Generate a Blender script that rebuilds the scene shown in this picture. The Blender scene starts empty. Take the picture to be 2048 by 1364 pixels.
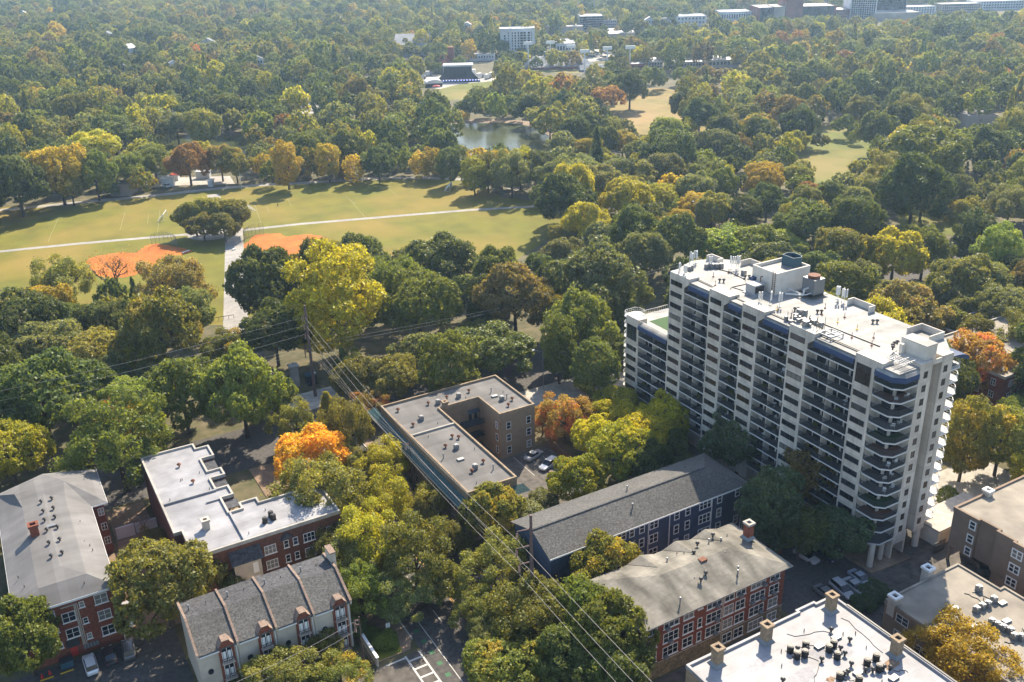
import bpy, math, random
import numpy as np
from mathutils import Vector, Matrix
R = math.radians
sc = bpy.context.scene
COL = sc.collection
rnd = random.Random(7)

# ------------------------------------------------------------------ camera
# The town is laid out on its own street grid: +X and +Y run along the streets, metres, z up.
CAMH = 102.0
FPX = 1905.0                                  # focal length in photo pixels (2048 wide)
YAW, PITCH, ROLL = R(29.5), R(23.6), R(-1.53)
_f = Vector((math.sin(YAW)*math.cos(PITCH), math.cos(YAW)*math.cos(PITCH), -math.sin(PITCH)))
_r = Vector((math.cos(YAW), -math.sin(YAW), 0))
_u = _r.cross(_f)
cR = math.cos(ROLL)*_r + math.sin(ROLL)*_u
cU = -math.sin(ROLL)*_r + math.cos(ROLL)*_u
cF = _f
cam_d = bpy.data.cameras.new('camera'); cam = bpy.data.objects.new('camera', cam_d); COL.objects.link(cam)
m = Matrix((cR, cU, -cF)).transposed().to_4x4(); m.translation = Vector((0, 0, CAMH))
cam.matrix_world = m
cam_d.sensor_width = 36; cam_d.lens = 36*FPX/2048; cam_d.clip_start = 1; cam_d.clip_end = 20000
sc.camera = cam

# ------------------------------------------------------------------ sky, sun, exposure
SUN_AZ, SUN_EL = R(47.5), R(42)
world = bpy.data.worlds.new('World'); sc.world = world; world.use_nodes = True
wn = world.node_tree; wn.nodes.clear()
sky = wn.nodes.new('ShaderNodeTexSky'); sky.sky_type = 'NISHITA'; sky.sun_disc = False
sky.sun_elevation = SUN_EL; sky.sun_rotation = SUN_AZ; sky.air_density = 1.0; sky.dust_density = 1.0
bg = wn.nodes.new('ShaderNodeBackground'); bg.inputs[1].default_value = 0.132
wo = wn.nodes.new('ShaderNodeOutputWorld')
wn.links.new(sky.outputs[0], bg.inputs[0]); wn.links.new(bg.outputs[0], wo.inputs[0])
sd = bpy.data.lights.new('sun', 'SUN'); sd.energy = 5.0; sd.angle = R(0.53); sd.color = (1.0, 0.88, 0.70)
sun = bpy.data.objects.new('sun', sd); COL.objects.link(sun)
S = Vector((math.sin(SUN_AZ)*math.cos(SUN_EL), math.cos(SUN_AZ)*math.cos(SUN_EL), math.sin(SUN_EL)))
sun.rotation_euler = S.to_track_quat('Z', 'Y').to_euler(); sun.location = (0, 0, 150)
sc.render.engine = 'CYCLES'
sc.view_settings.view_transform = 'Standard'; sc.view_settings.look = 'None'
sc.view_settings.exposure = 1.15; sc.view_settings.gamma = 1.0; sc.view_settings.use_curve_mapping = False
sc.cycles.max_bounces = 6; sc.cycles.volume_bounces = 0; sc.cycles.transparent_max_bounces = 6

# ------------------------------------------------------------------ where a photo pixel lies in the town
def ray(x, y): return cF + cR*((x-1024)/FPX) + cU*((682-y)/FPX)
def px(x, y, z=0.0):
    d = ray(x, y); t = (z-CAMH)/d.z
    return Vector((d.x*t, d.y*t, z))
def ppm(p):                                    # photo pixels per metre at a point
    return FPX/((Vector(p)-Vector((0, 0, CAMH))).dot(cF))
def toph(x, y):                                # photo position of a town point
    pass
def proj(p):
    v = Vector(p)-Vector((0, 0, CAMH)); w = v.dot(cF)
    return 1024+FPX*v.dot(cR)/w, 682-FPX*v.dot(cU)/w

# ------------------------------------------------------------------ materials
MATS = {}
def mat(name, col, rough=.8, var=.15, scale=1.0, col2=None, bump=0, spec=.3, metal=0, brick=None, streak=None, detail=4):
    if name in MATS: return MATS[name]
    M_ = bpy.data.materials.new(name); M_.use_nodes = True; nt = M_.node_tree; N = nt.nodes; L = nt.links
    b = N['Principled BSDF']; b.inputs['Roughness'].default_value = rough
    b.inputs['Specular IOR Level'].default_value = spec; b.inputs['Metallic'].default_value = metal
    geo = N.new('ShaderNodeNewGeometry')
    nz = N.new('ShaderNodeTexNoise'); nz.inputs['Scale'].default_value = scale; nz.inputs['Detail'].default_value = detail
    src = geo.outputs['Position']
    if streak:                                  # stretched noise: stains that run along one direction
        mp = N.new('ShaderNodeMapping'); mp.inputs['Scale'].default_value = streak; L.new(src, mp.inputs[0]); L.new(mp.outputs[0], nz.inputs[0])
    else: L.new(src, nz.inputs[0])
    rmp = N.new('ShaderNodeMapRange'); rmp.inputs[1].default_value = .3; rmp.inputs[2].default_value = .7; L.new(nz.outputs[0], rmp.inputs[0])
    mx = N.new('ShaderNodeMix'); mx.data_type = 'RGBA'
    c2 = col2 or tuple(max(0, c*(1-var*2)) for c in col)
    c1 = col if col2 else tuple(c*(1+var*.5) for c in col)
    mx.inputs[6].default_value = (*c2, 1); mx.inputs[7].default_value = (*c1, 1); L.new(rmp.outputs[0], mx.inputs[0])
    out = mx.outputs[2]
    nz2 = N.new('ShaderNodeTexNoise'); nz2.inputs['Scale'].default_value = .11; nz2.inputs['Detail'].default_value = 3; L.new(src, nz2.inputs[0])
    r2 = N.new('ShaderNodeMapRange'); r2.inputs[1].default_value = .3; r2.inputs[2].default_value = .7; r2.inputs[3].default_value = .78; r2.inputs[4].default_value = 1.1; L.new(nz2.outputs[0], r2.inputs[0])
    vm = N.new('ShaderNodeVectorMath'); vm.operation = 'SCALE'; L.new(out, vm.inputs[0]); L.new(r2.outputs[0], vm.inputs['Scale']); out = vm.outputs[0]
    if brick:                                   # (u size, v size, joint, joint colour, offset)
        sx = N.new('ShaderNodeSeparateXYZ'); L.new(src, sx.inputs[0])
        ad = N.new('ShaderNodeMath'); L.new(sx.outputs[0], ad.inputs[0]); L.new(sx.outputs[1], ad.inputs[1])
        cb = N.new('ShaderNodeCombineXYZ')
        if len(brick) > 5 and brick[5] == 'flat': L.new(sx.outputs[0], cb.inputs[0]); L.new(sx.outputs[1], cb.inputs[1])
        else: L.new(ad.outputs[0], cb.inputs[0]); L.new(sx.outputs[2], cb.inputs[1])
        bt = N.new('ShaderNodeTexBrick'); bt.offset = brick[4]; bt.inputs['Scale'].default_value = 1
        bt.inputs['Brick Width'].default_value = brick[0]; bt.inputs['Row Height'].default_value = brick[1]; bt.inputs['Mortar Size'].default_value = brick[2]
        bt.inputs['Color1'].default_value = (1, 1, 1, 1); bt.inputs['Color2'].default_value = (.8, .8, .8, 1); bt.inputs['Mortar'].default_value = (*brick[3], 1)
        L.new(cb.outputs[0], bt.inputs[0])
        mm = N.new('ShaderNodeMix'); mm.data_type = 'RGBA'; mm.blend_type = 'MULTIPLY'; mm.inputs[0].default_value = 1
        L.new(out, mm.inputs[6]); L.new(bt.outputs[0], mm.inputs[7]); out = mm.outputs[2]
    L.new(out, b.inputs['Base Color'])
    if bump:
        bp = N.new('ShaderNodeBump'); bp.inputs['Strength'].default_value = bump; bp.inputs['Distance'].default_value = .1
        L.new(nz.outputs[0], bp.inputs['Height']); L.new(bp.outputs[0], b.inputs['Normal'])
    MATS[name] = M_; return M_

def leaf_material():
    M_ = bpy.data.materials.new('foliage'); M_.use_nodes = True; nt = M_.node_tree; N = nt.nodes; L = nt.links; N.clear()
    def at(n, t):
        a = N.new('ShaderNodeAttribute'); a.attribute_name = n; a.attribute_type = t; return a
    tint, tip = at('tint', 'INSTANCER'), at('tip', 'INSTANCER')
    rn, cl = at('rnd', 'GEOMETRY'), at('clump', 'GEOMETRY')
    st = N.new('ShaderNodeMapRange'); st.inputs[1].default_value = .55; st.inputs[2].default_value = .9; L.new(cl.outputs['Fac'], st.inputs[0])
    mx = N.new('ShaderNodeMix'); mx.data_type = 'RGBA'; L.new(st.outputs[0], mx.inputs[0]); L.new(tint.outputs['Color'], mx.inputs[6]); L.new(tip.outputs['Color'], mx.inputs[7])
    mr = N.new('ShaderNodeMapRange'); mr.inputs[3].default_value = .8; mr.inputs[4].default_value = 1.7; L.new(rn.outputs['Fac'], mr.inputs[0])
    sc_ = N.new('ShaderNodeVectorMath'); sc_.operation = 'SCALE'; L.new(mx.outputs[2], sc_.inputs[0]); L.new(mr.outputs[0], sc_.inputs['Scale'])
    p = N.new('ShaderNodeBsdfPrincipled'); p.inputs['Roughness'].default_value = .5; p.inputs['Specular IOR Level'].default_value = .25; L.new(sc_.outputs[0], p.inputs['Base Color'])
    tr = N.new('ShaderNodeBsdfTranslucent')
    wm = N.new('ShaderNodeVectorMath'); wm.operation = 'MULTIPLY'; wm.inputs[1].default_value = (1.5, 1.35, .5); L.new(sc_.outputs[0], wm.inputs[0]); L.new(wm.outputs[0], tr.inputs[0])
    ms = N.new('ShaderNodeMixShader'); ms.inputs[0].default_value = .42; L.new(p.outputs[0], ms.inputs[1]); L.new(tr.outputs[0], ms.inputs[2])
    o = N.new('ShaderNodeOutputMaterial'); L.new(ms.outputs[0], o.inputs[0]); MATS['foliage'] = M_; return M_
leaf_material()

def glass_mat(name, col, rough=.08, var=.5):
    M_ = mat(name, col, rough, var, .35, spec=.6); return M_
def plain(name, col, rough=.6, metal=0, spec=.4):
    if name in MATS: return MATS[name]
    M_ = bpy.data.materials.new(name); M_.use_nodes = True; b = M_.node_tree.nodes['Principled BSDF']
    b.inputs['Base Color'].default_value = (*col, 1); b.inputs['Roughness'].default_value = rough; b.inputs['Metallic'].default_value = metal; b.inputs['Specular IOR Level'].default_value = spec
    MATS[name] = M_; return M_

# ------------------------------------------------------------------ mesh helpers
class MB:
    def __init__(s): s.v = []; s.f = []
    def add(s, vs, fs):
        o = len(s.v); s.v += [tuple(v) for v in vs]; s.f += [tuple(i+o for i in f) for f in fs]; return s
    def box(s, x0, x1, y0, y1, z0, z1):
        return s.add([(x0, y0, z0), (x1, y0, z0), (x1, y1, z0), (x0, y1, z0), (x0, y0, z1), (x1, y0, z1), (x1, y1, z1), (x0, y1, z1)],
                     [(0, 3, 2, 1), (4, 5, 6, 7), (0, 1, 5, 4), (1, 2, 6, 5), (2, 3, 7, 6), (3, 0, 4, 7)])
    def prism(s, P, z0, z1):
        n = len(P); a = sum(P[i][0]*P[(i+1) % n][1]-P[(i+1) % n][0]*P[i][1] for i in range(n))
        if a < 0: P = P[::-1]
        return s.add([(p[0], p[1], z0) for p in P]+[(p[0], p[1], z1) for p in P],
                     [tuple(range(n-1, -1, -1)), tuple(range(n, 2*n))]+[(i, (i+1) % n, n+(i+1) % n, n+i) for i in range(n)])
    def sheet(s, P, z):
        n = len(P); a = sum(P[i][0]*P[(i+1) % n][1]-P[(i+1) % n][0]*P[i][1] for i in range(n))
        if a < 0: P = P[::-1]
        return s.add([(p[0], p[1], z) for p in P], [tuple(range(n))])
    def tube(s, p, q, r, r2=None, n=6, cap=True):
        p, q = Vector(p), Vector(q); r2 = r if r2 is None else r2
        d = (q-p).normalized(); a = d.orthogonal().normalized(); b = d.cross(a)
        vs = []
        for c, rr in ((p, r), (q, r2)):
            vs += [c+(a*math.cos(2*math.pi*i/n)+b*math.sin(2*math.pi*i/n))*rr for i in range(n)]
        fs = [(i, (i+1) % n, n+(i+1) % n, n+i) for i in range(n)]
        if cap: fs += [tuple(range(n-1, -1, -1)), tuple(range(n, 2*n))]
        return s.add(vs, fs)
    def path(s, pts, r, n=5):
        for a, b in zip(pts, pts[1:]): s.tube(a, b, r, n=n, cap=False)
        return s
    def cyl(s, x, y, z0, z1, r, n=12, r2=None): return s.tube((x, y, z0), (x, y, z1), r, r2, n)
    def mesh(s, name, m=None):
        me = bpy.data.meshes.new(name); me.from_pydata(s.v, [], s.f); me.update()
        if m is not None: me.materials.append(MATS[m] if isinstance(m, str) else m)
        return me
    def obj(s, name, m, parent=None, loc=None, **k): return link(name, s.mesh(name, m), parent, loc, **k)
def link(name, me, parent=None, loc=None, rz=0, **k):
    o = bpy.data.objects.new(name, me); COL.objects.link(o)
    if parent is not None: o.parent = parent
    if loc is not None: o.location = loc
    if rz: o.rotation_euler = (0, 0, rz)
    for a, b in k.items(): o[a] = b
    return o
def thing(name, label, cat, loc=(0, 0, 0), rz=0, group=None):
    o = bpy.data.objects.new(name, None); COL.objects.link(o); o.location = loc; o.rotation_euler = (0, 0, rz)
    o.empty_display_size = .5; o['label'] = label; o['category'] = cat
    if group: o['group'] = group
    return o
def tag(o, label, cat, group=None):
    o['label'] = label; o['category'] = cat
    if group: o['group'] = group
    return o
def struct(name, mb, m): return mb.obj(name, m, kind='structure')
def copy_tree(o, parent=None):
    c = o.copy(); COL.objects.link(c); c.parent = parent
    for ch in list(o.children): copy_tree(ch, c)
    return c
_cache = {}
FACE = {'-Y': 0, '+X': math.pi/2, '+Y': math.pi, '-X': -math.pi/2}
def window(parent, side, x, y, zc, w, h, frame='white_paint', pane='window_glass', t=.09, mull=1, bars=1, sill=False, name='window'):
    """A window standing on a wall face; local x along the wall, -y outward."""
    k = (w, h, frame, pane, t, mull, bars)
    if k not in _cache:
        f = MB()
        f.box(-w/2, w/2, -.07, .0, h/2-t, h/2); f.box(-w/2, w/2, -.07, 0, -h/2, -h/2+t)
        f.box(-w/2, -w/2+t, -.065, 0, -h/2+t, h/2-t); f.box(w/2-t, w/2, -.065, 0, -h/2+t, h/2-t)
        for i in range(1, mull+1):
            xx = -w/2+w*i/(mull+1); f.box(xx-t*.45, xx+t*.45, -.06, 0, -h/2+t, h/2-t)
        for i in range(1, bars+1):
            zz = -h/2+h*i/(bars+1); f.box(-w/2+t, w/2-t, -.05, 0, zz-t*.3, zz+t*.3)
        g = MB().box(-w/2+t*.5, w/2-t*.5, -.025, 0.01, -h/2+t*.5, h/2-t*.5)
        s_ = MB().box(-w/2-.12, w/2+.12, -.14, 0, -h/2-.1, -h/2-.002)
        _cache[k] = (f.mesh('window', frame), g.mesh('pane', pane), s_.mesh('sill', frame))
    fm, gm, sm = _cache[k]
    o = link(name, fm, parent, (x, y, zc), FACE[side]); v_ = rnd.random()
    if pane in ('window_glass', 'blue_glass') and v_ < .42:
        k2 = (k, v_ < .22)
        if k2 not in _cache: _cache[k2] = gm.copy(); _cache[k2].materials[0] = MATS['curtain_glass' if v_ < .22 else 'dark_glass']
        gm = _cache[k2]
    link('pane', gm, o)
    if sill: link('sill', sm, o)
    return o

# base materials ------------------------------------------------------------
plain('white_paint', (.72, .71, .68)); plain('dark_metal', (.035, .032, .03), .5); plain('galvanised', (.20, .205, .21), .5, .3)
glass_mat('window_glass', (.05, .06, .07)); glass_mat('blue_glass', (.035, .05, .075)); glass_mat('dark_glass', (.028, .036, .048), .2); glass_mat('curtain_glass', (.22, .21, .19), .3, .2)
mat('ground_mat', (.16, .13, .075), .95, .3, .35, col2=(.07, .075, .03), bump=.5)
mat('asphalt', (.10, .092, .085), .9, .2, 1.5); mat('old_asphalt', (.13, .115, .10), .9, .25, .8)
mat('concrete', (.42, .39, .34), .85, .12, .8); mat('path_mat', (.33, .31, .28), .85, .1, .5)
mat('red_brick', (.27, .085, .05), .85, .2, 2.2, brick=(.6, .2, .02, (.8, .8, .8), .5))
mat('dark_brick', (.17, .075, .05), .85, .2, 2.2, brick=(.6, .2, .02, (.8, .8, .8), .5))
mat('tan_brick', (.34, .25, .16), .85, .15, 2.0, brick=(.6, .2, .02, (.85, .85, .85), .5))
mat('stone_base', (.30, .23, .14), .9, .3, 1.6, brick=(.9, .45, .04, (.6, .6, .6), .5))
mat('white_membrane', (.33, .325, .335), .6, .13, .4, brick=(200, 2.4, .05, (.78, .78, .80), 0, 'flat'))
mat('grey_roofing', (.175, .165, .155), .85, .16, .35, streak=(1, .25, 1), brick=(300, 1.1, .02, (.93, .93, .93), 0, 'flat'))
mat('grey_membrane', (.19, .182, .175), .8, .12, .5, streak=(.3, 1, 1), brick=(1.3, 300, .03, (.9, .9, .9), 0, 'flat'))
mat('beige_roofing', (.29, .255, .205), .85, .14, .4)
mat('shingle_grey', (.14, .135, .125), .9, .3, 3.5, brick=(1.1, .35, .02, (.85, .85, .85), .5, 'flat'))
mat('shingle_tan', (.25, .23, .19), .9, .3, .45, streak=(1, .3, 1), brick=(1.1, .35, .02, (.9, .9, .9), .5, 'flat'))
mat('shingle_dark', (.095, .095, .10), .9, .3, 2.5, brick=(1.1, .35, .02, (.85, .85, .85), .5, 'flat'))
mat('precast', (.68, .61, .515), .75, .10, 1.0, streak=(1.6, 1.6, .12), brick=(1.6, 2.42, .035, (.74, .74, .74), 0))
mat('precast_plain', (.66, .60, .51), .75, .06, .8)
mat('tower_roof', (.34, .33, .31), .7, .16, .5, brick=(300, 1.2, .03, (.9, .9, .9), 0, 'flat'))
plain('slab_white', (.62, .60, .57)); plain('rail_dark', (.03, .04, .05), .5); plain('awning_blue', (.026, .05, .115), .7)
mat('stucco_beige', (.52, .455, .37), .9, .08, .8); mat('stucco_brown', (.24, .175, .125), .9, .06, .6)
mat('siding_navy', (.065, .09, .15), .75, .1, 1, brick=(400, .25, .02, (.7, .7, .7), 0)); mat('tan_paint', (.26, .19, .125), .85, .08, 1.0)
mat('green_tile', (.03, .10, .095), .5, .3, 2.5, brick=(.35, .35, .03, (.6, .6, .6), 0, 'flat'))
mat('rust_metal', (.22, .09, .05), .8, .3, 5); mat('bark', (.11, .085, .065), .95, .3, 3); mat('pale_bark', (.33, .29, .25), .9, .3, 3)
plain('green_turf', (.035, .085, .02), .9); plain('teal_panel', (.03, .08, .11), .6); plain('red_paint', (.45, .03, .02)); plain('yellow_paint', (.6, .36, .02))
plain('line_white', (.5, .48, .44), .8); plain('pitch_line', (.30, .30, .16), .9); plain('line_yellow', (.55, .28, .04), .8); plain('bike_green', (.04, .13, .06), .8)
# ------------------------------------------------------------------ ground, roads, paths, water
def pts(*P): return [(px(x, y).x, px(x, y).y) for x, y in P]
struct('ground', MB().sheet([(-3500, -750), (5000, -750), (5000, 5000), (-3500, 5000)], 0), 'ground_mat')
def grass_mat(name, a, b, c):
    M_ = mat(name, a, .95, .2, .05, col2=b, detail=6); nt = M_.node_tree; N = nt.nodes; L = nt.links
    bs = N['Principled BSDF']; src = bs.inputs['Base Color'].links[0].from_socket
    g = N.new('ShaderNodeNewGeometry'); n2 = N.new('ShaderNodeTexNoise'); n2.inputs['Scale'].default_value = .022; n2.inputs['Detail'].default_value = 5; L.new(g.outputs['Position'], n2.inputs[0])
    mr = N.new('ShaderNodeMapRange'); mr.inputs[1].default_value = .48; mr.inputs[2].default_value = .66; L.new(n2.outputs[0], mr.inputs[0])
    mx = N.new('ShaderNodeMix'); mx.data_type = 'RGBA'; mx.inputs[7].default_value = (*c, 1); L.new(mr.outputs[0], mx.inputs[0]); L.new(src, mx.inputs[6])
    w = N.new('ShaderNodeTexWave'); w.inputs['Scale'].default_value = .045; w.inputs['Distortion'].default_value = 1.2; w.inputs['Detail'].default_value = 2; L.new(g.outputs['Position'], w.inputs[0])
    m2 = N.new('ShaderNodeMapRange'); m2.inputs[3].default_value = .985; m2.inputs[4].default_value = 1.015; L.new(w.outputs['Fac'], m2.inputs[0])
    vm = N.new('ShaderNodeVectorMath'); vm.operation = 'SCALE'; L.new(mx.outputs[2], vm.inputs[0]); L.new(m2.outputs[0], vm.inputs['Scale']); L.new(vm.outputs[0], bs.inputs['Base Color'])
grass_mat('meadow_grass', (.165, .140, .012), (.125, .130, .009), (.215, .155, .026))
grass_mat('dry_grass', (.24, .17, .05), (.19, .16, .04), (.28, .19, .075))
grass_mat('park_grass', (.14, .145, .02), (.11, .13, .015), (.20, .16, .04))
MEADOW = [(-60, 420), (0, 415), (180, 402), (300, 392), (430, 380), (560, 369), (730, 360), (905, 356), (960, 375), (1010, 395), (1095, 405), (1130, 445), (1080, 490), (1000, 540), (900, 560), (700, 560), (455, 650), (400, 650), (250, 640), (-60, 620)]
struct('meadow', MB().sheet(pts(*MEADOW), .004), 'meadow_grass')
HILL = [(1225, 200), (1290, 186), (1325, 180), (1372, 186), (1350, 235), (1345, 255), (1310, 272), (1250, 240)]
struct('hill_meadow', MB().sheet(pts((1200, 180), (1320, 176), (1420, 190), (1420, 280), (1300, 290), (1220, 240)), .004), 'dry_grass')
CLEAR2 = [(1600, 300), (1625, 262), (1660, 255), (1727, 266), (1740, 290), (1700, 314), (1690, 345), (1652, 345), (1632, 321)]
struct('park_lawn', MB().sheet(pts((1480, 320), (1600, 250), (1760, 250), (1780, 300), (1720, 330), (1700, 370), (1600, 370)), .004), 'park_grass')
CLEAR3 = [(1835, 405), (1895, 411), (1888, 443), (1862, 440)]
struct('park_lawn', MB().sheet(pts((1790, 390), (1930, 400), (1920, 470), (1800, 470)), .004), 'park_grass')
struct('stage_lawn', MB().sheet(pts((870, 168), (935, 160), (1010, 158), (1010, 175), (930, 200), (870, 200)), .004), 'park_grass')
mat('infield_clay', (.50, .155, .024), .95, .15, .3, col2=(.40, .115, .016), bump=.3)
def blob(P, z, seed=1, amp=.6, sub=6):
    P = [Vector((*p, 0)) for p in P]; n = len(P); o = []; r = random.Random(seed)
    for i in range(n):
        a, b, c, d = P[i-1], P[i], P[(i+1) % n], P[(i+2) % n]
        for k in range(sub):
            t = k/sub
            q = .5*((2*b)+(c-a)*t+(2*a-5*b+4*c-d)*t*t+(3*b-a-3*c+d)*t**3)
            o.append((q.x+r.uniform(-amp, amp)*.3, q.y+r.uniform(-amp, amp)*.3))
    return MB().sheet(o, z)
struct('clay_infield', blob(pts((172, 527), (190, 513), (240, 505), (272, 505), (290, 492), (320, 488), (382, 500), (375, 507), (340, 515), (310, 532), (262, 552), (205, 553)), .008, 1, 1.8, 12), 'infield_clay')
struct('clay_infield', blob(pts((468, 496), (480, 490), (498, 483), (510, 470), (560, 467), (575, 473), (620, 468), (655, 477), (670, 487), (660, 500), (600, 520), (540, 512), (510, 500)), .008, 2, 1.8, 12), 'infield_clay')
def strip(name, line, w, z, m):
    P = [Vector((*p, 0)) for p in line]; Lf = []; Rt = []
    for i, p in enumerate(P):
        d = (P[min(i+1, len(P)-1)]-P[max(i-1, 0)]).normalized(); n = Vector((-d.y, d.x, 0))
        ww = w[i] if isinstance(w, (list, tuple)) else w
        Lf.append(p+n*ww/2); Rt.append(p-n*ww/2)
    mb = MB()
    for i in range(len(P)-1): mb.sheet([tuple(q)[:2] for q in (Rt[i], Rt[i+1], Lf[i+1], Lf[i])], z)
    return mb
def sstrip(name, line, w, z, m): return struct(name, strip(name, line, w, z, m), m)
sstrip('promenade', [(79.5, 350), (86.5, 408)], 5.0, .013, 'path_mat')
sstrip('promenade', [(53.5, 250), (80.5, 352)][::1], [7.0, 6.2], .012, 'path_mat')
sstrip('park_path', pts((-60, 426), (100, 411), (200, 401), (300, 392), (380, 383), (425, 378), (520, 370), (600, 366), (700, 360), (780, 356), (860, 356), (940, 359)), 4.2, .016, 'path_mat')
sstrip('park_path', pts((-60, 509), (0, 503), (160, 487), (300, 475), (360, 470), (425, 466), (480, 461), (600, 448), (780, 433), (940, 420), (1100, 411)), 2.6, .018, 'path_mat')
sstrip('park_path', pts((1040, 380), (1010, 372), (940, 359)), 4, .014, 'path_mat')
sstrip('park_path', pts((930, 545), (960, 533), (992, 521)), 2.6, .014, 'path_mat')
g = px(425, 466); struct('plaza', MB().prism([(g.x+9*math.cos(a/16*math.tau), g.y+9*math.sin(a/16*math.tau)) for a in range(16)], .0, .010), 'path_mat')
ln = MB()
for a, b in [((120, 428), (96, 484)), ((250, 424), (240, 460)), ((320, 420), (315, 466)), ((297, 428), (295, 447)), ((508, 405), (522, 446)), ((573, 392), (583, 413)), ((700, 400), (735, 440)), ((690, 392), (712, 408)), ((770, 372), (795, 392)), ((533, 413), (538, 425))]:
    A, B = px(*a), px(*b); d = (B-A).normalized(); n = Vector((-d.y, d.x, 0))*.05
    ln.sheet([tuple(q)[:2] for q in (A-n, B-n, B+n, A+n)], .008)
struct('pitch_lines', ln, 'pitch_line')
# water
WM = mat('lake_water', (.060, .070, .022), .22, .25, .05, spec=.22); nt = WM.node_tree
bp = nt.nodes.new('ShaderNodeBump'); bp.inputs['Strength'].default_value = .08; wn2 = nt.nodes.new('ShaderNodeTexNoise'); wn2.inputs['Scale'].default_value = .8
gg = nt.nodes.new('ShaderNodeNewGeometry'); nt.links.new(gg.outputs['Position'], wn2.inputs[0]); nt.links.new(wn2.outputs[0], bp.inputs['Height']); nt.links.new(bp.outputs[0], nt.nodes['Principled BSDF'].inputs['Normal'])
LAKE = [(902, 256), (925, 250), (1000, 248), (1060, 256), (1088, 276), (1085, 292), (1070, 300), (1035, 300), (985, 290), (935, 284), (912, 266)]
struct('lake', blob(pts((890, 255), (925, 248), (1000, 246), (1065, 254), (1105, 280), (1100, 305), (1060, 318), (1000, 316), (935, 300), (905, 280)), .012, 3, 2), 'lake_water')
mat('bank_mud', (.30, .22, .15), .95, .3, .3)
struct('lake_bank', blob(pts((875, 255), (920, 241), (1000, 239), (1075, 247), (1120, 280), (1115, 315), (1060, 330), (1000, 328), (925, 312), (890, 285)), .006, 5, 2), 'bank_mud')
POND = [(284, 268), (350, 272), (430, 274), (497, 280), (492, 300), (450, 303), (390, 292), (330, 280)]
struct('lake', blob(pts((270, 262), (350, 268), (430, 270), (505, 274), (505, 305), (450, 315), (380, 310), (300, 290)), .012, 4, 2), 'lake_water')
# avenue, street, pavements
LITTER = mat('leaf_litter_paving', (.30, .20, .13), .95, .3, 1.2, col2=(.19, .14, .10))
struct('avenue', MB().box(-300, 420, 176, 194, -.5, .008), 'asphalt')
struct('street', MB().sheet([(43.6, 40), (60, 40), (60, 176), (43.6, 176)], .008), 'asphalt')
struct('side_street', MB().sheet([(5, 92), (43.6, 92), (43.6, 108.2), (5, 107)], .008), 'old_asphalt')
struct('pavement', MB().prism([(36, 109), (42.2, 109), (43.3, 111), (43.3, 175.5), (36, 175.5)], 0, .13), LITTER)
struct('pavement', MB().prism([(60.3, 40), (62.2, 40), (62.2, 175.5), (60.3, 175.5)], 0, .13), LITTER)
struct('pavement', MB().box(52, 64, 194.3, 203.5, 0, .13), 'concrete')
struct('gate_drive', MB().sheet([(50, 194), (52, 194), (58, 250), (50, 255)], .010), 'old_asphalt')
struct('kerb', MB().prism([(43.32, 111), (43.58, 111), (43.58, 175.9), (43.32, 175.9)], 0, .15), 'concrete')
struct('kerb', MB().prism([(60.02, 40), (60.28, 40), (60.28, 175.9), (60.02, 175.9)], 0, .15), 'concrete')
mk = MB()
for x in (52.85, 53.15): mk.sheet([(x-.06, 40), (x+.06, 40), (x+.06, 172), (x-.06, 172)], .013)
struct('centre_lines', mk, 'line_yellow')
mk = MB(); mk.sheet([(45.9, 60), (46.02, 60), (46.02, 115.5), (45.9, 115.5)], .013)
for y in [62+10.4*i for i in range(11)]: mk.sheet([(49.15, y-1.6), (49.29, y-1.6), (49.29, y+1.5), (49.15, y+1.5)], .013)
struct('lane_lines', mk, 'line_white')
mk = MB()
for y in (98, 100.8, 103.6, 106.4, 109.2, 112): mk.sheet([(44.4, y), (45.2, y), (45.2, y+.8), (44.4, y+.8)], .013)
struct('bike_lane_blocks', mk, 'bike_green')
mk = MB()
for x in (40.8, 43.1): mk.sheet([(x, 98), (x+.28, 98), (x+.28, 108.1), (x, 108.1)], .013)
for y in (98.6, 100.6, 102.6, 104.6, 106.6): mk.sheet([(41.1, y), (43.08, y), (43.08, y+.34), (41.1, y+.34)], .0134)
mk.sheet([(37.6, 107.6), (40.78, 107.6), (40.78, 107.9), (37.6, 107.9)], .013)
struct('crosswalk_lines', mk, 'line_white')
mat('hedge_green', (.09, .16, .03), .9, .4, 2, bump=.5)
struct('lawn_patch', MB().sheet([(36.3, 109.2), (40.9, 109.2), (42, 114), (37.5, 115.5)], .134), 'park_grass')
struct('parking_lot', MB().sheet([(97.2, 74.6), (104.6, 74.6), (104.6, 60), (124, 60), (138, 84), (138, 100), (97.2, 104)], .008), 'asphalt')
struct('driveway', MB().sheet([(110, 74), (128, 76), (150, 78), (150, 84.5), (117, 85.2), (110, 84)], .012), 'old_asphalt')
struct('parking_lot', MB().sheet([(73.3, 127), (93, 127), (96, 151), (82.5, 151), (82.5, 160), (73.3, 160)], .008), 'old_asphalt')
struct('parking_lot', MB().sheet([(-14, 118), (12, 118), (12, 134.3), (-14, 134.3)], .008), 'asphalt')
struct('alley', MB().sheet([(5.5, 134.3), (14.8, 134.3), (14.8, 175), (8, 175), (8, 160), (5.5, 160)], .008), LITTER)
struct('alley', MB().sheet([(66, 74.2), (97, 74.2), (97, 84.2), (66, 84.2)], .009), 'old_asphalt')
struct('forecourt', MB().sheet([(92, 168.5), (128, 160), (128, 175.8), (92, 175.8)], .010), 'concrete')
struct('alley', MB().sheet([(94, 118), (117, 118), (122, 160), (106, 150)], .0155), 'old_asphalt')
struct('courtyard', MB().sheet([(137, 76), (165, 76), (165, 100), (137, 100)], .009), 'concrete')
mk = MB()
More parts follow.
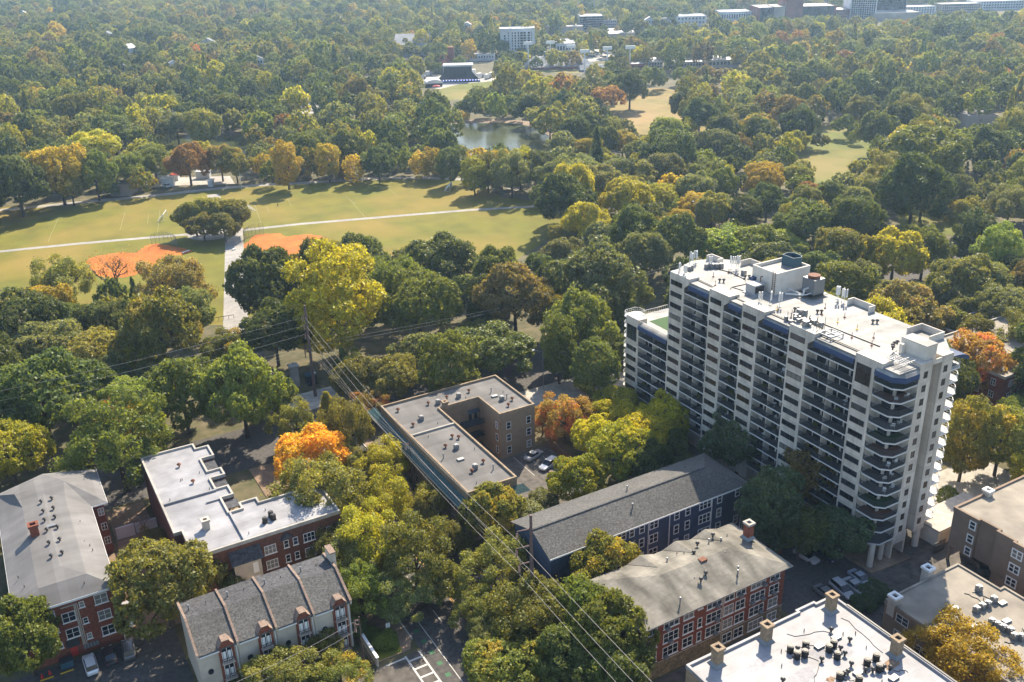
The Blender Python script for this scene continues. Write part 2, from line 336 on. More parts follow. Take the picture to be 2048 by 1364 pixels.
for x in (84.7, 87.4, 90.1): mk.sheet([(x, 142), (x+.1, 142), (x+.1, 150.5), (x, 150.5)], .013)
struct('bay_lines', mk, 'line_white')
# ------------------------------------------------------------------ low buildings
mat('bank_mud0', (.30, .20, .13), .95, .3, 2); mat('stain', (.31, .30, .31), .7, .1, 2)
def inset(P, t):
    n = len(P); a = sum(P[i][0]*P[(i+1) % n][1]-P[(i+1) % n][0]*P[i][1] for i in range(n))
    if a < 0: P = P[::-1]
    o = []
    for i in range(n):
        p0, p1, p2 = Vector(P[i-1]), Vector(P[i]), Vector(P[(i+1) % n])
        d1 = (p1-p0).normalized(); d2 = (p2-p1).normalized()
        n1 = Vector((-d1.y, d1.x)); n2 = Vector((-d2.y, d2.x)); k = (n1+n2)
        k = k/max(.3, k.dot(n1)); o.append((p1.x+k.x*t, p1.y+k.y*t))
    return P, o
def ring(mb, P, t, z0, z1, out=.0):
    P, _ = inset(P, 0); _, A = inset(P, -out); _, B = inset(P, t); n = len(A)
    vs = [(x, y, z0) for x, y in A]+[(x, y, z1) for x, y in A]+[(x, y, z1) for x, y in B]+[(x, y, z0) for x, y in B]
    fs = []
    for i in range(n):
        j = (i+1) % n
        for k in range(3): fs.append((k*n+i, k*n+j, (k+1)*n+j, (k+1)*n+i))
        fs.append((3*n+i, 3*n+j, j, i))
    return mb.add(vs, fs)
def flat_building(name, label, P, z, wall, roof, coping, ph=.45, base=None):
    t = thing(name, label, 'building', (P[0][0], P[0][1], 0))
    o = Vector((P[0][0], P[0][1])); Q = [(x-o.x, y-o.y) for x, y in P]
    MB().prism(Q, -.5, z-.05).obj('wall', wall, t)
    _, B = inset(Q, .28); MB().sheet(B, z).obj('roof', roof, t)
    ring(MB(), Q, .3, z-.25, z+ph, .05).obj('parapet', coping, t)
    return t, o
# shared roof fittings
mv = MB().cyl(0, 0, 0, .55, .14, 8); mv.tube((0, 0, .45), (0, 0, .6), .36, .42, 10); mv.tube((0, 0, .6), (0, 0, .85), .42, .12, 10); VENT = mv.mesh('vent_cap', 'rust_metal')
mv = MB().cyl(0, 0, 0, .55, .14, 8); mv.tube((0, 0, .45), (0, 0, .6), .3, .36, 10); mv.tube((0, 0, .6), (0, 0, .8), .36, .1, 10); VENTD = mv.mesh('vent_cap', 'dark_metal')
mv = MB().cyl(0, 0, 0, 1.0, .1, 8); mv.cyl(0, 0, 1.0, 1.15, .2, 8, .12); PIPE = mv.mesh('vent_pipe', 'galvanised')
mv = MB().cyl(0, 0, 0, .45, .07, 8, .05); STUB = mv.mesh('vent_pipe', 'dark_metal')
mv = MB().box(-.4, .4, -.4, .4, .12, .95); mv.cyl(0, 0, .952, 1.05, .34, 12); mv.box(-.45, .45, -.45, .45, 0, .1)
COND = mv.mesh('air_conditioner', 'galvanised')
mv = MB().cyl(0, 0, .08, 1.0, .42, 12); mv.cyl(0, 0, 1.002, 1.08, .3, 12); mv.box(-.45, .45, -.45, .45, 0, .07)
for i in range(12):
    a = i*math.tau/12; mv.box(math.cos(a)*.43-.02, math.cos(a)*.43+.02, math.sin(a)*.43-.02, math.sin(a)*.43+.02, .1, 1.0)
CONDD = mv.mesh('air_conditioner', 'dark_metal')
HATCH = MB().box(-.6, .6, -.45, .45, 0, .35).mesh('roof_hatch', 'rust_metal')
HATCHG = MB().box(-.65, .65, -.4, .4, 0, .3).mesh('roof_hatch', 'galvanised')
def put(t, o, me, lst, z):
    for x, y in lst: link(me.name.split('.')[0], me, t, (x-o.x, y-o.y, z), rnd.uniform(-.1, .1))
def chimney(t, o, x, y, z, h, w=1.1, body='tan_brick', cap='tan_brick', flash=True):
    m = MB().box(-w/2, w/2, -w/2, w/2, -.3, h-.35)
    c = MB(); ring(c, [(-w/2, -w/2), (w/2, -w/2), (w/2, w/2), (-w/2, w/2)], .22, h-.35, h, .16)
    k = m.obj('chimney', body, t, (x-o.x, y-o.y, z))
    c.obj('chimney_cap', cap, k); MB().sheet([(-w/2+.2, -w/2+.2), (w/2-.2, -w/2+.2), (w/2-.2, w/2-.2), (-w/2+.2, w/2-.2)], h-.34).obj('flue', 'dark_metal', k)
    if flash: MB().add([(-w*.8, -w*.8, 0.02), (w*.8, -w*.8, 0.02), (w*.8, w*.8, 0.02), (-w*.8, w*.8, 0.02), (-w/2-.03, -w/2-.03, .5), (w/2+.03, -w/2-.03, .5), (w/2+.03, w/2+.03, .5), (-w/2-.03, w/2+.03, .5)], [(0, 1, 5, 4), (1, 2, 6, 5), (2, 3, 7, 6), (3, 0, 4, 7)]).obj('flashing', 'galvanised', k)
    return k

# --- tan flat-roofed L-shaped block with green tiled canopy
P4 = [(63, 128.6), (73, 128.6), (73, 160.4), (82.2, 160.4), (82.2, 151.2), (90.5, 151.2), (90.5, 167.8), (63, 167.8)]
t, o = flat_building('apartment_building', 'tan painted L-shaped block with grey flat roof and green tiled canopy along its street side', P4, 10.25, 'tan_paint', 'grey_roofing', 'tan_brick', .45)
MB().box(.3, 10, 24.2, 24.6, 10.2, 10.62).obj('divider', 'concrete', t)
MB().add([(-.02, -1.6, 8.9), (-1.7, -2.2, 7.9), (-1.7, 43.4, 7.9), (-.02, 42.6, 8.9), (-.02, -1.6, 8.6), (-1.7, -2.2, 7.7), (-1.7, 43.4, 7.7), (-.02, 42.6, 8.6)], [(0, 1, 2, 3), (7, 6, 5, 4), (1, 5, 6, 2), (0, 4, 5, 1), (3, 2, 6, 7)]).obj('canopy', 'green_tile', t)
MB().add([(-.0, -.03, 8.9), (11.2, -.03, 8.9), (12, -1.5, 7.9), (-1.5, -1.5, 7.9)], [(0, 3, 2, 1)]).obj('canopy', 'green_tile', t)
MB().box(-1.75, -1.70, -2.2, 43.4, 7.65, 7.93).obj('gutter', 'concrete', t)
put(t, o, VENT, [(65.4, 164.3), (72, 163.6), (76.5, 163.9), (81.9, 164.1), (67.9, 158.9), (65.4, 156.8), (69.9, 148.3), (70.8, 147.3), (67.1, 145.6), (70.5, 136.7), (67.1, 134.8), (85.8, 153.9), (87.8, 155.8)], 10.25)
put(t, o, COND, [(73.9, 162.8), (67.9, 158.2), (78.9, 163.1), (86, 157), (68.6, 144), (68.2, 135.6)], 10.25)
put(t, o, PIPE, [(64.9, 142.1), (85.9, 161.5), (87.3, 157.2), (70.9, 133.6)], 10.25); put(t, o, HATCHG, [(67.4, 139.9), (85.5, 159.3)], 10.25)
put(t, o, STUB, [(66, 151), (70, 155), (80, 162), (66, 131), (71.5, 142), (88, 160)], 10.25)
chimney(t, o, 74.6, 161.0, 9.6, 1.9, 1.0, 'tan_paint', 'tan_paint', False)
for zc in (7.4, 4.6, 1.7):
    window(t, '-Y', 84.2-o.x, 151.2-o.y, zc, 1.1, 1.7, mull=0); window(t, '-Y', 89.0-o.x, 151.2-o.y, zc, 1.1, 1.7, mull=0)
    window(t, '-X', 82.2-o.x, 152.6-o.y, zc, 1.0, 1.6, mull=0)
    for y in range(131, 167, 4): window(t, '-X', 0, y-o.y, zc, 1.5, 1.6, frame='stucco_beige', mull=1)
for z0 in (5.6, 2.6):
    MB().box(77.5-o.x, 82.1-o.x, 157.8-o.y, 160.3-o.y, z0, z0+.2).obj('balcony', 'rail_dark', t)
    r = MB()
    for i in range(16): x = 77.6+i*.3; r.box(x-o.x, x-o.x+.04, 157.82-o.y, 157.86-o.y, z0+.2, z0+1.2)
    r.box(77.5-o.x, 82.1-o.x, 157.8-o.y, 157.88-o.y, z0+1.2, z0+1.28); r.obj('railing', 'rail_dark', t)
for x in (80.2, 81.5):
    MB().add([(x-o.x-.8, 31.75, 8.2), (x-o.x+.5, 31.75, 8.2), (x-o.x+.5, 30.9, 7.6), (x-o.x-.8, 30.9, 7.6)], [(0, 1, 2, 3)]).obj('awning', 'rail_dark', t)
    MB().box(x-o.x-.5, x-o.x+.2, 31.7, 31.76, 5.8, 7.8).obj('door', 'dark_glass', t)

# --- white-roofed brick block
P5 = [(17.5, 135.6), (41.8, 135.6), (41.8, 145.8), (30.8, 145.8), (30.8, 147.5), (27.6, 147.5), (27.6, 145.5), (25.4, 145.5), (25.4, 150.8), (27.6, 150.8), (27.6, 154.3), (25.4, 154.3), (25.4, 158.4), (28.1, 158.4), (28.1, 161.2), (25.6, 161.2), (25.6, 166.5), (28.1, 166.5), (28.1, 171), (25.7, 171), (25.7, 173.2), (15.8, 173.2), (15.8, 144), (17.1, 144), (17.1, 138), (17.5, 138)]
t, o = flat_building('apartment_building', 'stepped dark brick block with bright white membrane roof and three roofed stair wells', P5, 10.2, 'dark_brick', 'white_membrane', 'concrete', .4)
MB().box(16.1-o.x, 25.4-o.x, 153.8-o.y, 154.15-o.y, 10.1, 10.6).obj('divider', 'white_membrane', t)
MB().box(25.3-o.x, 25.65-o.x, 135.9-o.y, 145.4-o.y, 10.1, 10.62).obj('divider', 'white_membrane', t)
MB().box(22.8-o.x, 25.4-o.x, 150.6-o.y, 150.9-o.y, 10.1, 10.5).obj('divider', 'white_membrane', t)
for y0, y1 in ((146.8, 150.6), (154.5, 158.2), (161.4, 166.2)):
    MB().box(25.7-o.x, 27.9-o.x, y0-o.y+.9, y1-o.y, 9.6, 9.75).obj('stair_roof', 'shingle_dark', t)
    s = MB()
    for x in (25.8, 27.6):
        for yy in (y0+1, y1-.2): s.box(x-o.x, x-o.x+.15, yy-o.y, yy-o.y+.15, 0, 9.59)
    for z0 in (2.4, 5.2, 8): s.box(25.7-o.x, 27.8-o.x, y0-o.y+.6, y1-o.y, z0, z0+.15)
    s.obj('stair_porch', 'tan_brick', t)
chimney(t, o, 20.9, 143.0, 10.2, 1.9, 1.1, 'stucco_beige', 'stucco_beige', False)
put(t, o, VENT, [(22.4, 158.9), (21.5, 166.2)], 10.2); put(t, o, CONDD, [(29.9, 139.4), (31.4, 139.6), (31.3, 140.7)], 10.2)
put(t, o, STUB, [(20.6, 160.9), (20.9, 161), (17.5, 155.2), (24.4, 155.1), (24.2, 161.8), (18.1, 138.9), (26.6, 137.6), (31, 143)], 10.2)
for x, w in ((29.25, 2.0), (36, 2.0)):
    for zc in (7.35, 4.4, 1.4): window(t, '-Y', x-o.x, 0, zc, w, 1.7, mull=2, pane='blue_glass', sill=True)
for x in (32, 33.6, 39.5):
    for zc in (7.4, 4.5, 1.6): window(t, '-Y', x-o.x, 0, zc, .85, 1.5, mull=0, pane='blue_glass', sill=True)
MB().add([(31-o.x, -.02, 8.7), (33.2-o.x, -.02, 8.7), (32.1-o.x, -.02, 9.7), (31-o.x, -.7, 8.6), (33.2-o.x, -.7, 8.6), (32.1-o.x, -.7, 9.6)], [(0, 3, 5, 2), (1, 2, 5, 4), (3, 4, 5)]).obj('gable_hood', 'shingle_dark', t)
MB().box(22.8-o.x, 27.2-o.x, -1.5, -.02, 0, 7.4).obj('rear_porch', 'stucco_beige', t)
MB().add([(22.4-o.x, -.02, 9.2), (27.6-o.x, -.02, 9.2), (27.6-o.x, -1.9, 7.5), (22.4-o.x, -1.9, 7.5)], [(0, 3, 2, 1)]).obj('porch_roof', 'shingle_dark', t)
for zc in (5.9, 3.2): window(t, '-Y', 26.2-o.x, -1.5, zc, .9, 2.0, mull=0, bars=0, pane='white_paint', name='door')
MB().box(28-o.x, 41.9-o.x, -.1, -.03, 2.7, 2.95).obj('band_course', 'concrete', t)

# --- left red brick block with hipped grey membrane roof
t = thing('apartment_building', 'long red brick block with grey hipped roof, rows of dark vents and a brick chimney', 'building', (-8.6, 135, 0)); o = Vector((-8.6, 135))
MB().prism([(0, 0), (13.2, 0), (13.2, 25.4), (15.8, 25.4), (15.8, 37.4), (0, 37.4)], -.5, 10.7).obj('wall', 'red_brick', t)
E6 = [(-.6, -.7, 10.72), (13.8, -.7, 10.72), (13.8, 24.8, 10.72), (16.4, 24.8, 10.72), (16.4, 38, 10.72), (-.6, 38, 10.72)]
D6 = [(3.4, 2.4, 12.4), (10.2, 2.4, 12.4), (10.2, 28, 12.4), (3.4, 28, 12.4)]; RG = [(6.9, 6.2, 12.75), (6.9, 30, 12.75)]
v = [Vector(p) for p in E6+D6+RG]
v += [Vector((2.6, 32.5, 12.9)), Vector((10.6, 32.5, 13.0)), Vector((7.6, 37.9, 12.6))]
rf = MB(); rf.add([tuple(p) for p in v], [(0, 1, 7, 6), (1, 2, 8, 7), (6, 7, 10), (6, 10, 11, 9), (7, 8, 11, 10), (0, 6, 9, 5), (2, 3, 13, 8), (3, 4, 13), (8, 13, 12, 11), (9, 11, 12), (5, 9, 12), (4, 14, 13), (13, 14, 12), (12, 14, 5), (5, 14, 4)])
rf.obj('roof', 'grey_membrane', t)
e = MB(); ring(e, [p[:2] for p in E6], .7, 10.45, 10.70, .05); e.obj('eaves', 'white_paint', t)
MB().box(-.15, 13.35, -.15, -.02, 9.9, 10.2).obj('band_course', 'white_paint', t)
chimney(t, o, -4.1, 152.8, 12.3, 2.3, 1.3, 'red_brick', 'red_brick', False)
put(t, o, VENTD, [(-2.2, 162.3), (-.5, 162.5), (-2.2, 158.9), (-.6, 159), (-2.3, 155.9), (-.7, 156), (-2.3, 152.5), (-.7, 152.5), (-2.4, 148.4), (-.8, 148.5), (-2.5, 144.3), (-.9, 144.4)], 12.6)
put(t, o, HATCHG, [(-1.6, 153.6)], 12.7)
put(t, o, STUB, [(-3.4, 138.4), (-3.8, 136.8), (-1, 139), (-.7, 138), (1, 136), (3.2, 146), (2.6, 147.5), (3.4, 144.4), (2.3, 155), (2.8, 154), (2.4, 153), (-5, 136), (-7.6, 143), (-7, 140)], 11.6)
for zc in (8.85, 5.8, 2.85):
    window(t, '-Y', 2.7-o.x, 0, zc, 1.9, 1.75, mull=1, sill=True)
    window(t, '-Y', -.05-o.x, 0, zc+.05, .75, 1.1, mull=0, sill=True)
    window(t, '-Y', -4.2-o.x, 0, zc, .7, 1.1, mull=0, sill=True)
    for yy in (162.5,): window(t, '-Y', 6.5-o.x, 160.4-o.y, zc, 1.0, 1.5, mull=1)
    for yy in (139, 145, 151, 157): window(t, '+X', 4.6-o.x, yy-o.y, zc, 1.5, 1.6)
for zc in (7.4, 4.4): window(t, '-Y', -2.15-o.x, 0, zc, 1.9, 1.75, mull=1, sill=True)
dd = MB().box(-3.1-o.x, -2.1-o.x, -.06, -.0, .2, 2.1).obj('door', 'red_paint', t); MB().box(.8+5.0-.3, .8+5.06-.3, -.12, -.07, 1.0, 1.2).obj('handle', 'galvanised', dd)
MB().add([(-3.5-o.x, 0, 3.3), (-1.6-o.x, 0, 3.3), (-1.6-o.x, -1, 2.8), (-3.5-o.x, -1, 2.8), (-1.6-o.x, -1, 2.5), (-3.5-o.x, -1, 2.5)], [(0, 3, 2, 1), (2, 3, 5, 4)]).obj('awning', 'dark_metal', t)
cd = MB()
for x in (-1.2, -1.0, -.75): cd.box(x-o.x, x-o.x+.14, -.16, -.02, 1.6, 9.5)
cd.box(-3-o.x, -.6-o.x, -.16, -.02, 9.3, 9.45); cd.obj('conduit', 'stucco_beige', t)
mtr = MB()
for i in range(5): mtr.box(-1.2-o.x+i*.45, -.85-o.x+i*.45, -.25, -.02, .9, 1.7)
mtr.obj('meter_box', 'galvanised', t)
MB().box(4.65-o.x, 4.8-o.x, -.12, .05, 0, 10.4).obj('downpipe', 'white_paint', t)

# --- four townhouses in a row
mat('roof_tile', (.26, .185, .14), .85, .2, 3)
ARCH = {}
def arch_poly(w, h, n=8): return [(-w/2, 0), (w/2, 0)]+[(w/2*math.cos(a*math.pi/n), h-w/2+w/2*math.sin(a*math.pi/n)) for a in range(n+1)]
def yz(mb, P, y0, y1):      # polygon in (x,z) extruded along y
    n = len(P); return mb.add([(x, y0, z) for x, z in P]+[(x, y1, z) for x, z in P], [tuple(range(n)), tuple(range(2*n-1, n-1, -1))]+[(i, n+i, n+(i+1) % n, (i+1) % n) for i in range(n)])
def xprof(mb, P, x0, x1):   # polygon in (y,z) extruded along x
    n = len(P); return mb.add([(x0, y, z) for y, z in P]+[(x1, y, z) for y, z in P], [tuple(range(n)), tuple(range(2*n-1, n-1, -1))]+[(i, n+i, n+(i+1) % n, (i+1) % n) for i in range(n)])
THL = ['beige townhouse at the far left end of the row with a bare side wall', 'beige townhouse second from the left in the row, between two party walls', 'beige townhouse third from the left in the row with round window above bare wall', 'shaded beige townhouse at the right end of the row with a big end chimney']
for i in range(4):
    x0 = 12.4+5.7*i
    t = thing('townhouse', THL[i], 'townhouse', (x0, 114.5, 0), group='townhouses in a row')
    W = 5.66
    xprof(MB(), [(0, -.5), (11, -.5), (11, 9.9), (5.4, 10.9), (0, 8.5)], .02, W).obj('wall', 'stucco_beige', t)
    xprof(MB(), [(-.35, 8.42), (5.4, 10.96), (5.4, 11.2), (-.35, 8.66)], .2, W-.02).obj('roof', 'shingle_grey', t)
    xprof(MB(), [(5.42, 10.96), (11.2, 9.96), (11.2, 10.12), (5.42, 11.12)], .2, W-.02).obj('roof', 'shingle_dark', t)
    xprof(MB(), [(-.4, 8.2), (5.4, 10.75), (11.25, 9.7), (11.25, 10.3), (5.4, 11.38), (-.4, 8.84)], -.15, .14).obj('party_wall', 'stucco_beige', t)
    xprof(MB(), [(-.45, 8.85), (5.4, 11.39), (11.3, 10.31), (11.3, 10.39), (5.4, 11.47), (-.45, 8.93)], -.17, .16).obj('coping', 'roof_tile', t)
    if i == 3:
        xprof(MB(), [(-.4, 8.2), (5.4, 10.75), (11.25, 9.7), (11.25, 10.3), (5.4, 11.38), (-.4, 8.84)], W, W+.3).obj('party_wall', 'stucco_beige', t)
        xprof(MB(), [(-.45, 8.85), (5.4, 11.39), (11.3, 10.31), (11.3, 10.39), (5.4, 11.47), (-.45, 8.93)], W-.04, W+.34).obj('coping', 'roof_tile', t)
        MB().box(W+.0, W+.9, 7.2, 9.6, -.3, 12.6).obj('chimney', 'stucco_beige', t)
        MB().box(W-.05, W+.95, 7.15, 9.65, 12.6, 12.8).obj('chimney_cap', 'roof_tile', t)
    MB().box(.25, 3.0, -.42, -.02, 8.2, 8.42).obj('gutter', 'white_paint', t)
    b = MB(); yz(b, [(2.9, -.3), (5.1, -.3), (5.1, 8.9), (4.7, 9.3), (4.5, 9.75), (3.5, 9.75), (3.3, 9.3), (2.9, 8.9)], -.30, .9); b.obj('brick_bay', 'red_brick', t)
    for (xa, za), (xb, zb) in (((2.85, 8.85), (3.3, 9.32)), ((3.3, 9.32), (3.5, 9.78)), ((3.5, 9.76), (4.5, 9.76)), ((4.5, 9.78), (4.7, 9.32)), ((4.7, 9.32), (5.15, 8.85))):
        k = MB().add([(xa, -.42, za), (xb, -.42, zb), (xb, 1.1, zb), (xa, 1.1, za), (xa, -.42, za+.1), (xb, -.42, zb+.1), (xb, 1.1, zb+.1), (xa, 1.1, za+.1)], [(0, 3, 2, 1), (4, 5, 6, 7), (0, 1, 5, 4), (1, 2, 6, 5), (2, 3, 7, 6), (3, 0, 4, 7)]); k.obj('coping', 'roof_tile', t)
    for z0, hh, ar in ((6.2, 2.4, 1), (3.3, 2.2, 0), (.5, 2.2, 0)):
        P = arch_poly(1.4, hh) if ar else [(-.7, 0), (.7, 0), (.7, hh), (-.7, hh)]
        g = MB(); yz(g, [(4.0+x, z0+z) for x, z in P], -.325, -.29); w = g.obj('window', 'dark_glass', t)
        fr = MB()
        for s in (-1, 1): fr.box(4+s*.68-.05, 4+s*.68+.05, -.40, -.33, z0, z0+hh-(.6 if ar else 0)); fr.box(4+s*.35-.22, 4+s*.35+.18, -.36, -.332, z0+.1, z0+hh-.65)
        fr.box(3.96, 4.04, -.40, -.335, z0, z0+hh-.1); fr.obj('frame', 'white_paint', w)
        rl = MB().box(3.1, 4.9, -.85, -.31, z0-.25, z0-.1); rl.obj('balcony', 'stucco_beige', t)
        rr = MB().box(3.1, 4.9, -.85, -.80, z0+.75, z0+.82)
        for q in range(13): rr.box(3.12+q*.145, 3.15+q*.145, -.84, -.81, z0-.09, z0+.75)
        rr.obj('railing', 'dark_metal', t)
    n = 12
    for z in (5.1,):
        c = MB(); yz(c, [(1.45+.42*math.cos(a*math.tau/n), z+.5*math.sin(a*math.tau/n)) for a in range(n)], -.05, .0); w = c.obj('round_window', 'dark_metal', t)
        c = MB(); yz(c, [(1.45+.32*math.cos(a*math.tau/n), z+.4*math.sin(a*math.tau/n)) for a in range(n)], -.07, -.051); c.obj('pane', 'blue_glass', w)
    MB().box(5.35, 5.47, -.15, -.02, 0, 8.4).obj('downpipe', 'white_paint', t)
    for (x, y) in ((1.0, 8.0), (1.9, 7.2), (3.6, 8.4)): link('vent_pipe', PIPE if x < 1.5 else STUB, t, (x, y, 10.5))

# --- navy clapboard block
t = thing('apartment_building', 'long navy clapboard block with white trimmed windows and dark shingle roof', 'building', (65.5, 105.3, 0)); o = Vector((65.5, 105.3))
Wd, Dp = 40.8, 11.2
MB().add([(0, 0, -.5), (Wd, 0, -.5), (Wd, Dp, -.5), (0, Dp, -.5), (0, 0, 10.5), (Wd, 0, 10.5), (Wd, Dp, 10.5), (0, Dp, 10.5), (0, 4.9, 12.35)], [(0, 3, 2, 1), (0, 1, 5, 4), (1, 2, 6, 5), (2, 3, 7, 6), (3, 0, 4, 8, 7)]).obj('wall', 'siding_navy', t)
zr, ze = 12.7, 10.35
rf = MB().add([(-.5, -.6, ze), (Wd+.6, -.6, ze), (Wd+.6, Dp+.6, ze), (-.5, Dp+.6, ze), (-.5, 4.9, zr), (35.5, 4.9, zr),
               (-.5, -.6, ze+.2), (Wd+.6, -.6, ze+.2), (Wd+.6, Dp+.6, ze+.2), (-.5, Dp+.6, ze+.2), (-.5, 4.9, zr+.2), (35.5, 4.9, zr+.2)],
              [(6, 7, 11, 10), (7, 8, 11), (8, 9, 10, 11), (0, 4, 5, 1), (1, 5, 2), (2, 5, 4, 3), (0, 1, 7, 6), (1, 2, 8, 7), (2, 3, 9, 8), (3, 4, 10, 9), (4, 0, 6, 10)])
rf.obj('roof', 'shingle_grey', t)
MB().box(-.5, 35.5, 4.75, 5.05, zr+.17, zr+.30).obj('ridge_cap', 'shingle_dark', t)
MB().box(-.5, Wd+.6, -.66, -.61, ze-.05, ze+.22).obj('fascia', 'white_paint', t)
for x, w, n_ in ((104.5, 1.1, 0), (100.4, 1.15, 0), (97.15, 2.7, 2), (93.3, 1.15, 0), (90.9, 1.15, 0), (86, 1.9, 1), (83.5, 1.15, 0), (81.4, 1.1, 0), (79.3, 1.9, 1), (75, 1.9, 1), (71, 1.15, 0)):
    for zc in (9.25, 6.4, 3.5, .9): window(t, '-Y', x-o.x, 0, zc, w, 1.85, mull=n_, t=.16)
for x in (89.3, 84.8, 98.6, 105.6, 106.15): MB().box(x-o.x-.07, x-o.x+.07, -.16, -.02, 0, 10.3).obj('downpipe', 'white_paint', t)
link('vent_pipe', PIPE, t, (83.4-o.x, 2.6, 11.7)); link('vent_pipe', PIPE, t, (85.5-o.x, 7, 12.1)); link('vent_pipe', STUB, t, (99-o.x, 8, 11.9)); link('roof_hatch', HATCHG, t, (74.5-o.x, 1, 11))

# --- red brick block with big chimney
t = thing('apartment_building', 'red brick block on a stone base with tan hipped shingle roof and window air conditioners', 'building', (67.6, 84.5, 0)); o = Vector((67.6, 84.5))
MB().box(0, 27.7, 0, 12.3, 2.9, 10.5).obj('wall', 'red_brick', t); MB().box(-.05, 27.75, -.06, 12.35, -.5, 2.9).obj('base', 'stone_base', t)
ze = 10.45
EP = [(-.5, -.7), (28.5, -.7), (28.5, 12.9), (24.5, 12.9), (24.5, 13.3), (19, 13.3), (19, 12.9), (-.5, 12.9)]
rf = MB().add([(-.5, -.7, ze), (28.5, -.7, ze), (28.5, 12.9, ze), (-.5, 12.9, ze), (8, 6.3, 12.35), (21.2, 6.0, 12.35)], [(0, 1, 5, 4), (3, 0, 4), (2, 3, 4, 5), (1, 2, 5)])
rf.obj('roof', 'shingle_tan', t)
e = MB(); ring(e, [(-.5, -.7), (28.5, -.7), (28.5, 12.9), (-.5, 12.9)], .7, ze-.2, ze-.02, .04); e.obj('eaves', 'concrete', t)
for x0 in (7, 14, 20): MB().add([(x0, 12.95, 10.5), (x0+5, 12.95, 10.5), (x0+2.5, 12.95, 11.3), (x0+2.5, 8.6, 11.75)], [(0, 2, 3), (1, 3, 2), (0, 1, 2)]).obj('gablet', 'shingle_tan', t)
chimney(t, o, 94.6, 92.2, 11.1, 3.0, 1.15, 'red_brick', 'concrete')
put(t, o, HATCH, [(83.6, 90.4)], 12.1); put(t, o, PIPE, [(86.6, 85.8), (87.3, 86.5), (75.2, 85.4), (88.2, 94.2), (90, 93.4), (79.5, 93.8)], 11.0)
put(t, o, VENTD, [(87.9, 90.2), (82.2, 88), (80.6, 87.2), (86, 94.4), (84, 92.9), (89.6, 94.9)], 11.5); put(t, o, STUB, [(80.2, 88.2), (79.9, 87), (86, 88.4), (83, 94), (82, 94.5), (91.8, 94)], 11.4)
BW = [(93.2, 2.0, 1), (89.8, 3.0, 2), (86.3, 1.9, 1), (84.0, 1.9, 1), (81.1, 2.9, 2), (78.4, .85, 0), (76.2, 1.9, 1), (73, 2.8, 2), (69.5, 1.9, 1)]
ac = MB().box(-.35, .35, -.5, .0, -.22, .22).mesh('window_air_conditioner', 'galvanised')
for x, w, n_ in BW:
    for r_, zc in enumerate((9.35, 6.75, 4.2, 1.5)):
        if r_ == 3 and x < 82: continue
        if w < 1 and r_ == 0: h = 1.0; zc = 9.8
        else: h = 1.75
        window(t, '-Y', x-o.x, -.07 if r_ == 3 else 0, zc, w, h, mull=n_, sill=True, pane='window_glass')
for x, zc in ((93.0, 8.8), (93.0, 6.2), (90.9, 8.7), (90.8, 6.1), (90.6, 3.6), (81.5, 8.7), (81.6, 6.1), (81.5, 3.5), (72.8, 6.0), (72.2, 8.5), (72.1, 3.4), (69.4, 5.9), (88.6, 6.2), (86, 8.7)): link('window_air_conditioner', ac, t, (x-o.x, -.08, zc))
for x in (82.7, 68.3): MB().box(x-o.x-.07, x-o.x+.07, -.2, -.08, 0, 10.3).obj('downpipe', 'stucco_beige', t)
MB().box(-.04, 27.74, -.11, -.07, 2.82, 2.95).obj('band_course', 'stucco_beige', t)

# --- white-roofed tan block in the lower right corner
P1 = [(66.5, 40), (93.3, 40), (93.3, 73.6), (90, 73.6), (90, 74.0), (86.4, 74.0), (86.4, 73.6), (80, 73.6), (80, 73.2), (71, 73.2), (71, 73.6), (66.5, 73.6)]
t, o = flat_building('apartment_building', 'tan brick block in the lower right corner with glaring white roof and four tall chimneys', P1, 12.6, 'tan_brick', 'white_membrane', 'white_membrane', .35)
MB().box(93.2-o.x, 93.45-o.x, 40-o.y, 71-o.y, 12.5, 13.05).obj('gutter', 'dark_metal', t)
for x, y in ((90.7, 71.6), (70.2, 71.9), (78.7, 71.8), (91.2, 60.9)): chimney(t, o, x, y, 12.6, 2.9, 1.15)
put(t, o, CONDD, [(80, 68.6), (79.9, 67.3), (81, 67), (82.3, 68.1), (84.4, 66), (85.6, 66.3), (84.3, 64.5), (86.6, 61.6), (88.3, 61.6), (87.1, 60.1), (81.7, 61.7), (83.3, 60)], 12.6)
put(t, o, VENTD, [(87.5, 68.5), (88.1, 65.8), (82.1, 65.1), (85.5, 64.3), (84.7, 62.5), (85.4, 60.8), (86.2, 60.3), (88.4, 59.4), (87.8, 59.9), (75.1, 65), (83.2, 61.7), (82.6, 61.7), (85.8, 65.3), (82, 67.6), (80.9, 68.2)], 12.6)
put(t, o, HATCHG, [(83.9, 67.2), (87.1, 67.2), (84.4, 61.1), (87.5, 58.1)], 12.6); put(t, o, STUB, [(84.5, 70.5), (86.9, 68), (88.5, 67.3), (90, 66.5), (79, 69.2), (77.1, 67.2), (89, 63.8), (85.8, 58.5), (77, 62)], 12.6)
cb = MB(); r = random.Random(5)
for a, b in (((82.3, 68.1), (85.6, 66.3)), ((80, 68.6), (82.1, 65.1)), ((84.4, 66), (84.3, 64.5)), ((86.6, 61.6), (88.3, 61.6)), ((87.1, 60.1), (85.4, 60.8)), ((81.7, 61.7), (83.3, 60)), ((87.5, 68.5), (82, 71)), ((91, 70), (90.4, 62)), ((82.1, 65.1), (78, 62.5)), ((88.4, 59.4), (90, 58))):
    p = [Vector((a[0]+(b[0]-a[0])*k/6-o.x+r.uniform(-.3, .3), a[1]+(b[1]-a[1])*k/6-o.y+r.uniform(-.3, .3), 12.64)) for k in range(7)]; cb.path(p, .035)
cb.obj('cable', 'dark_metal', t)
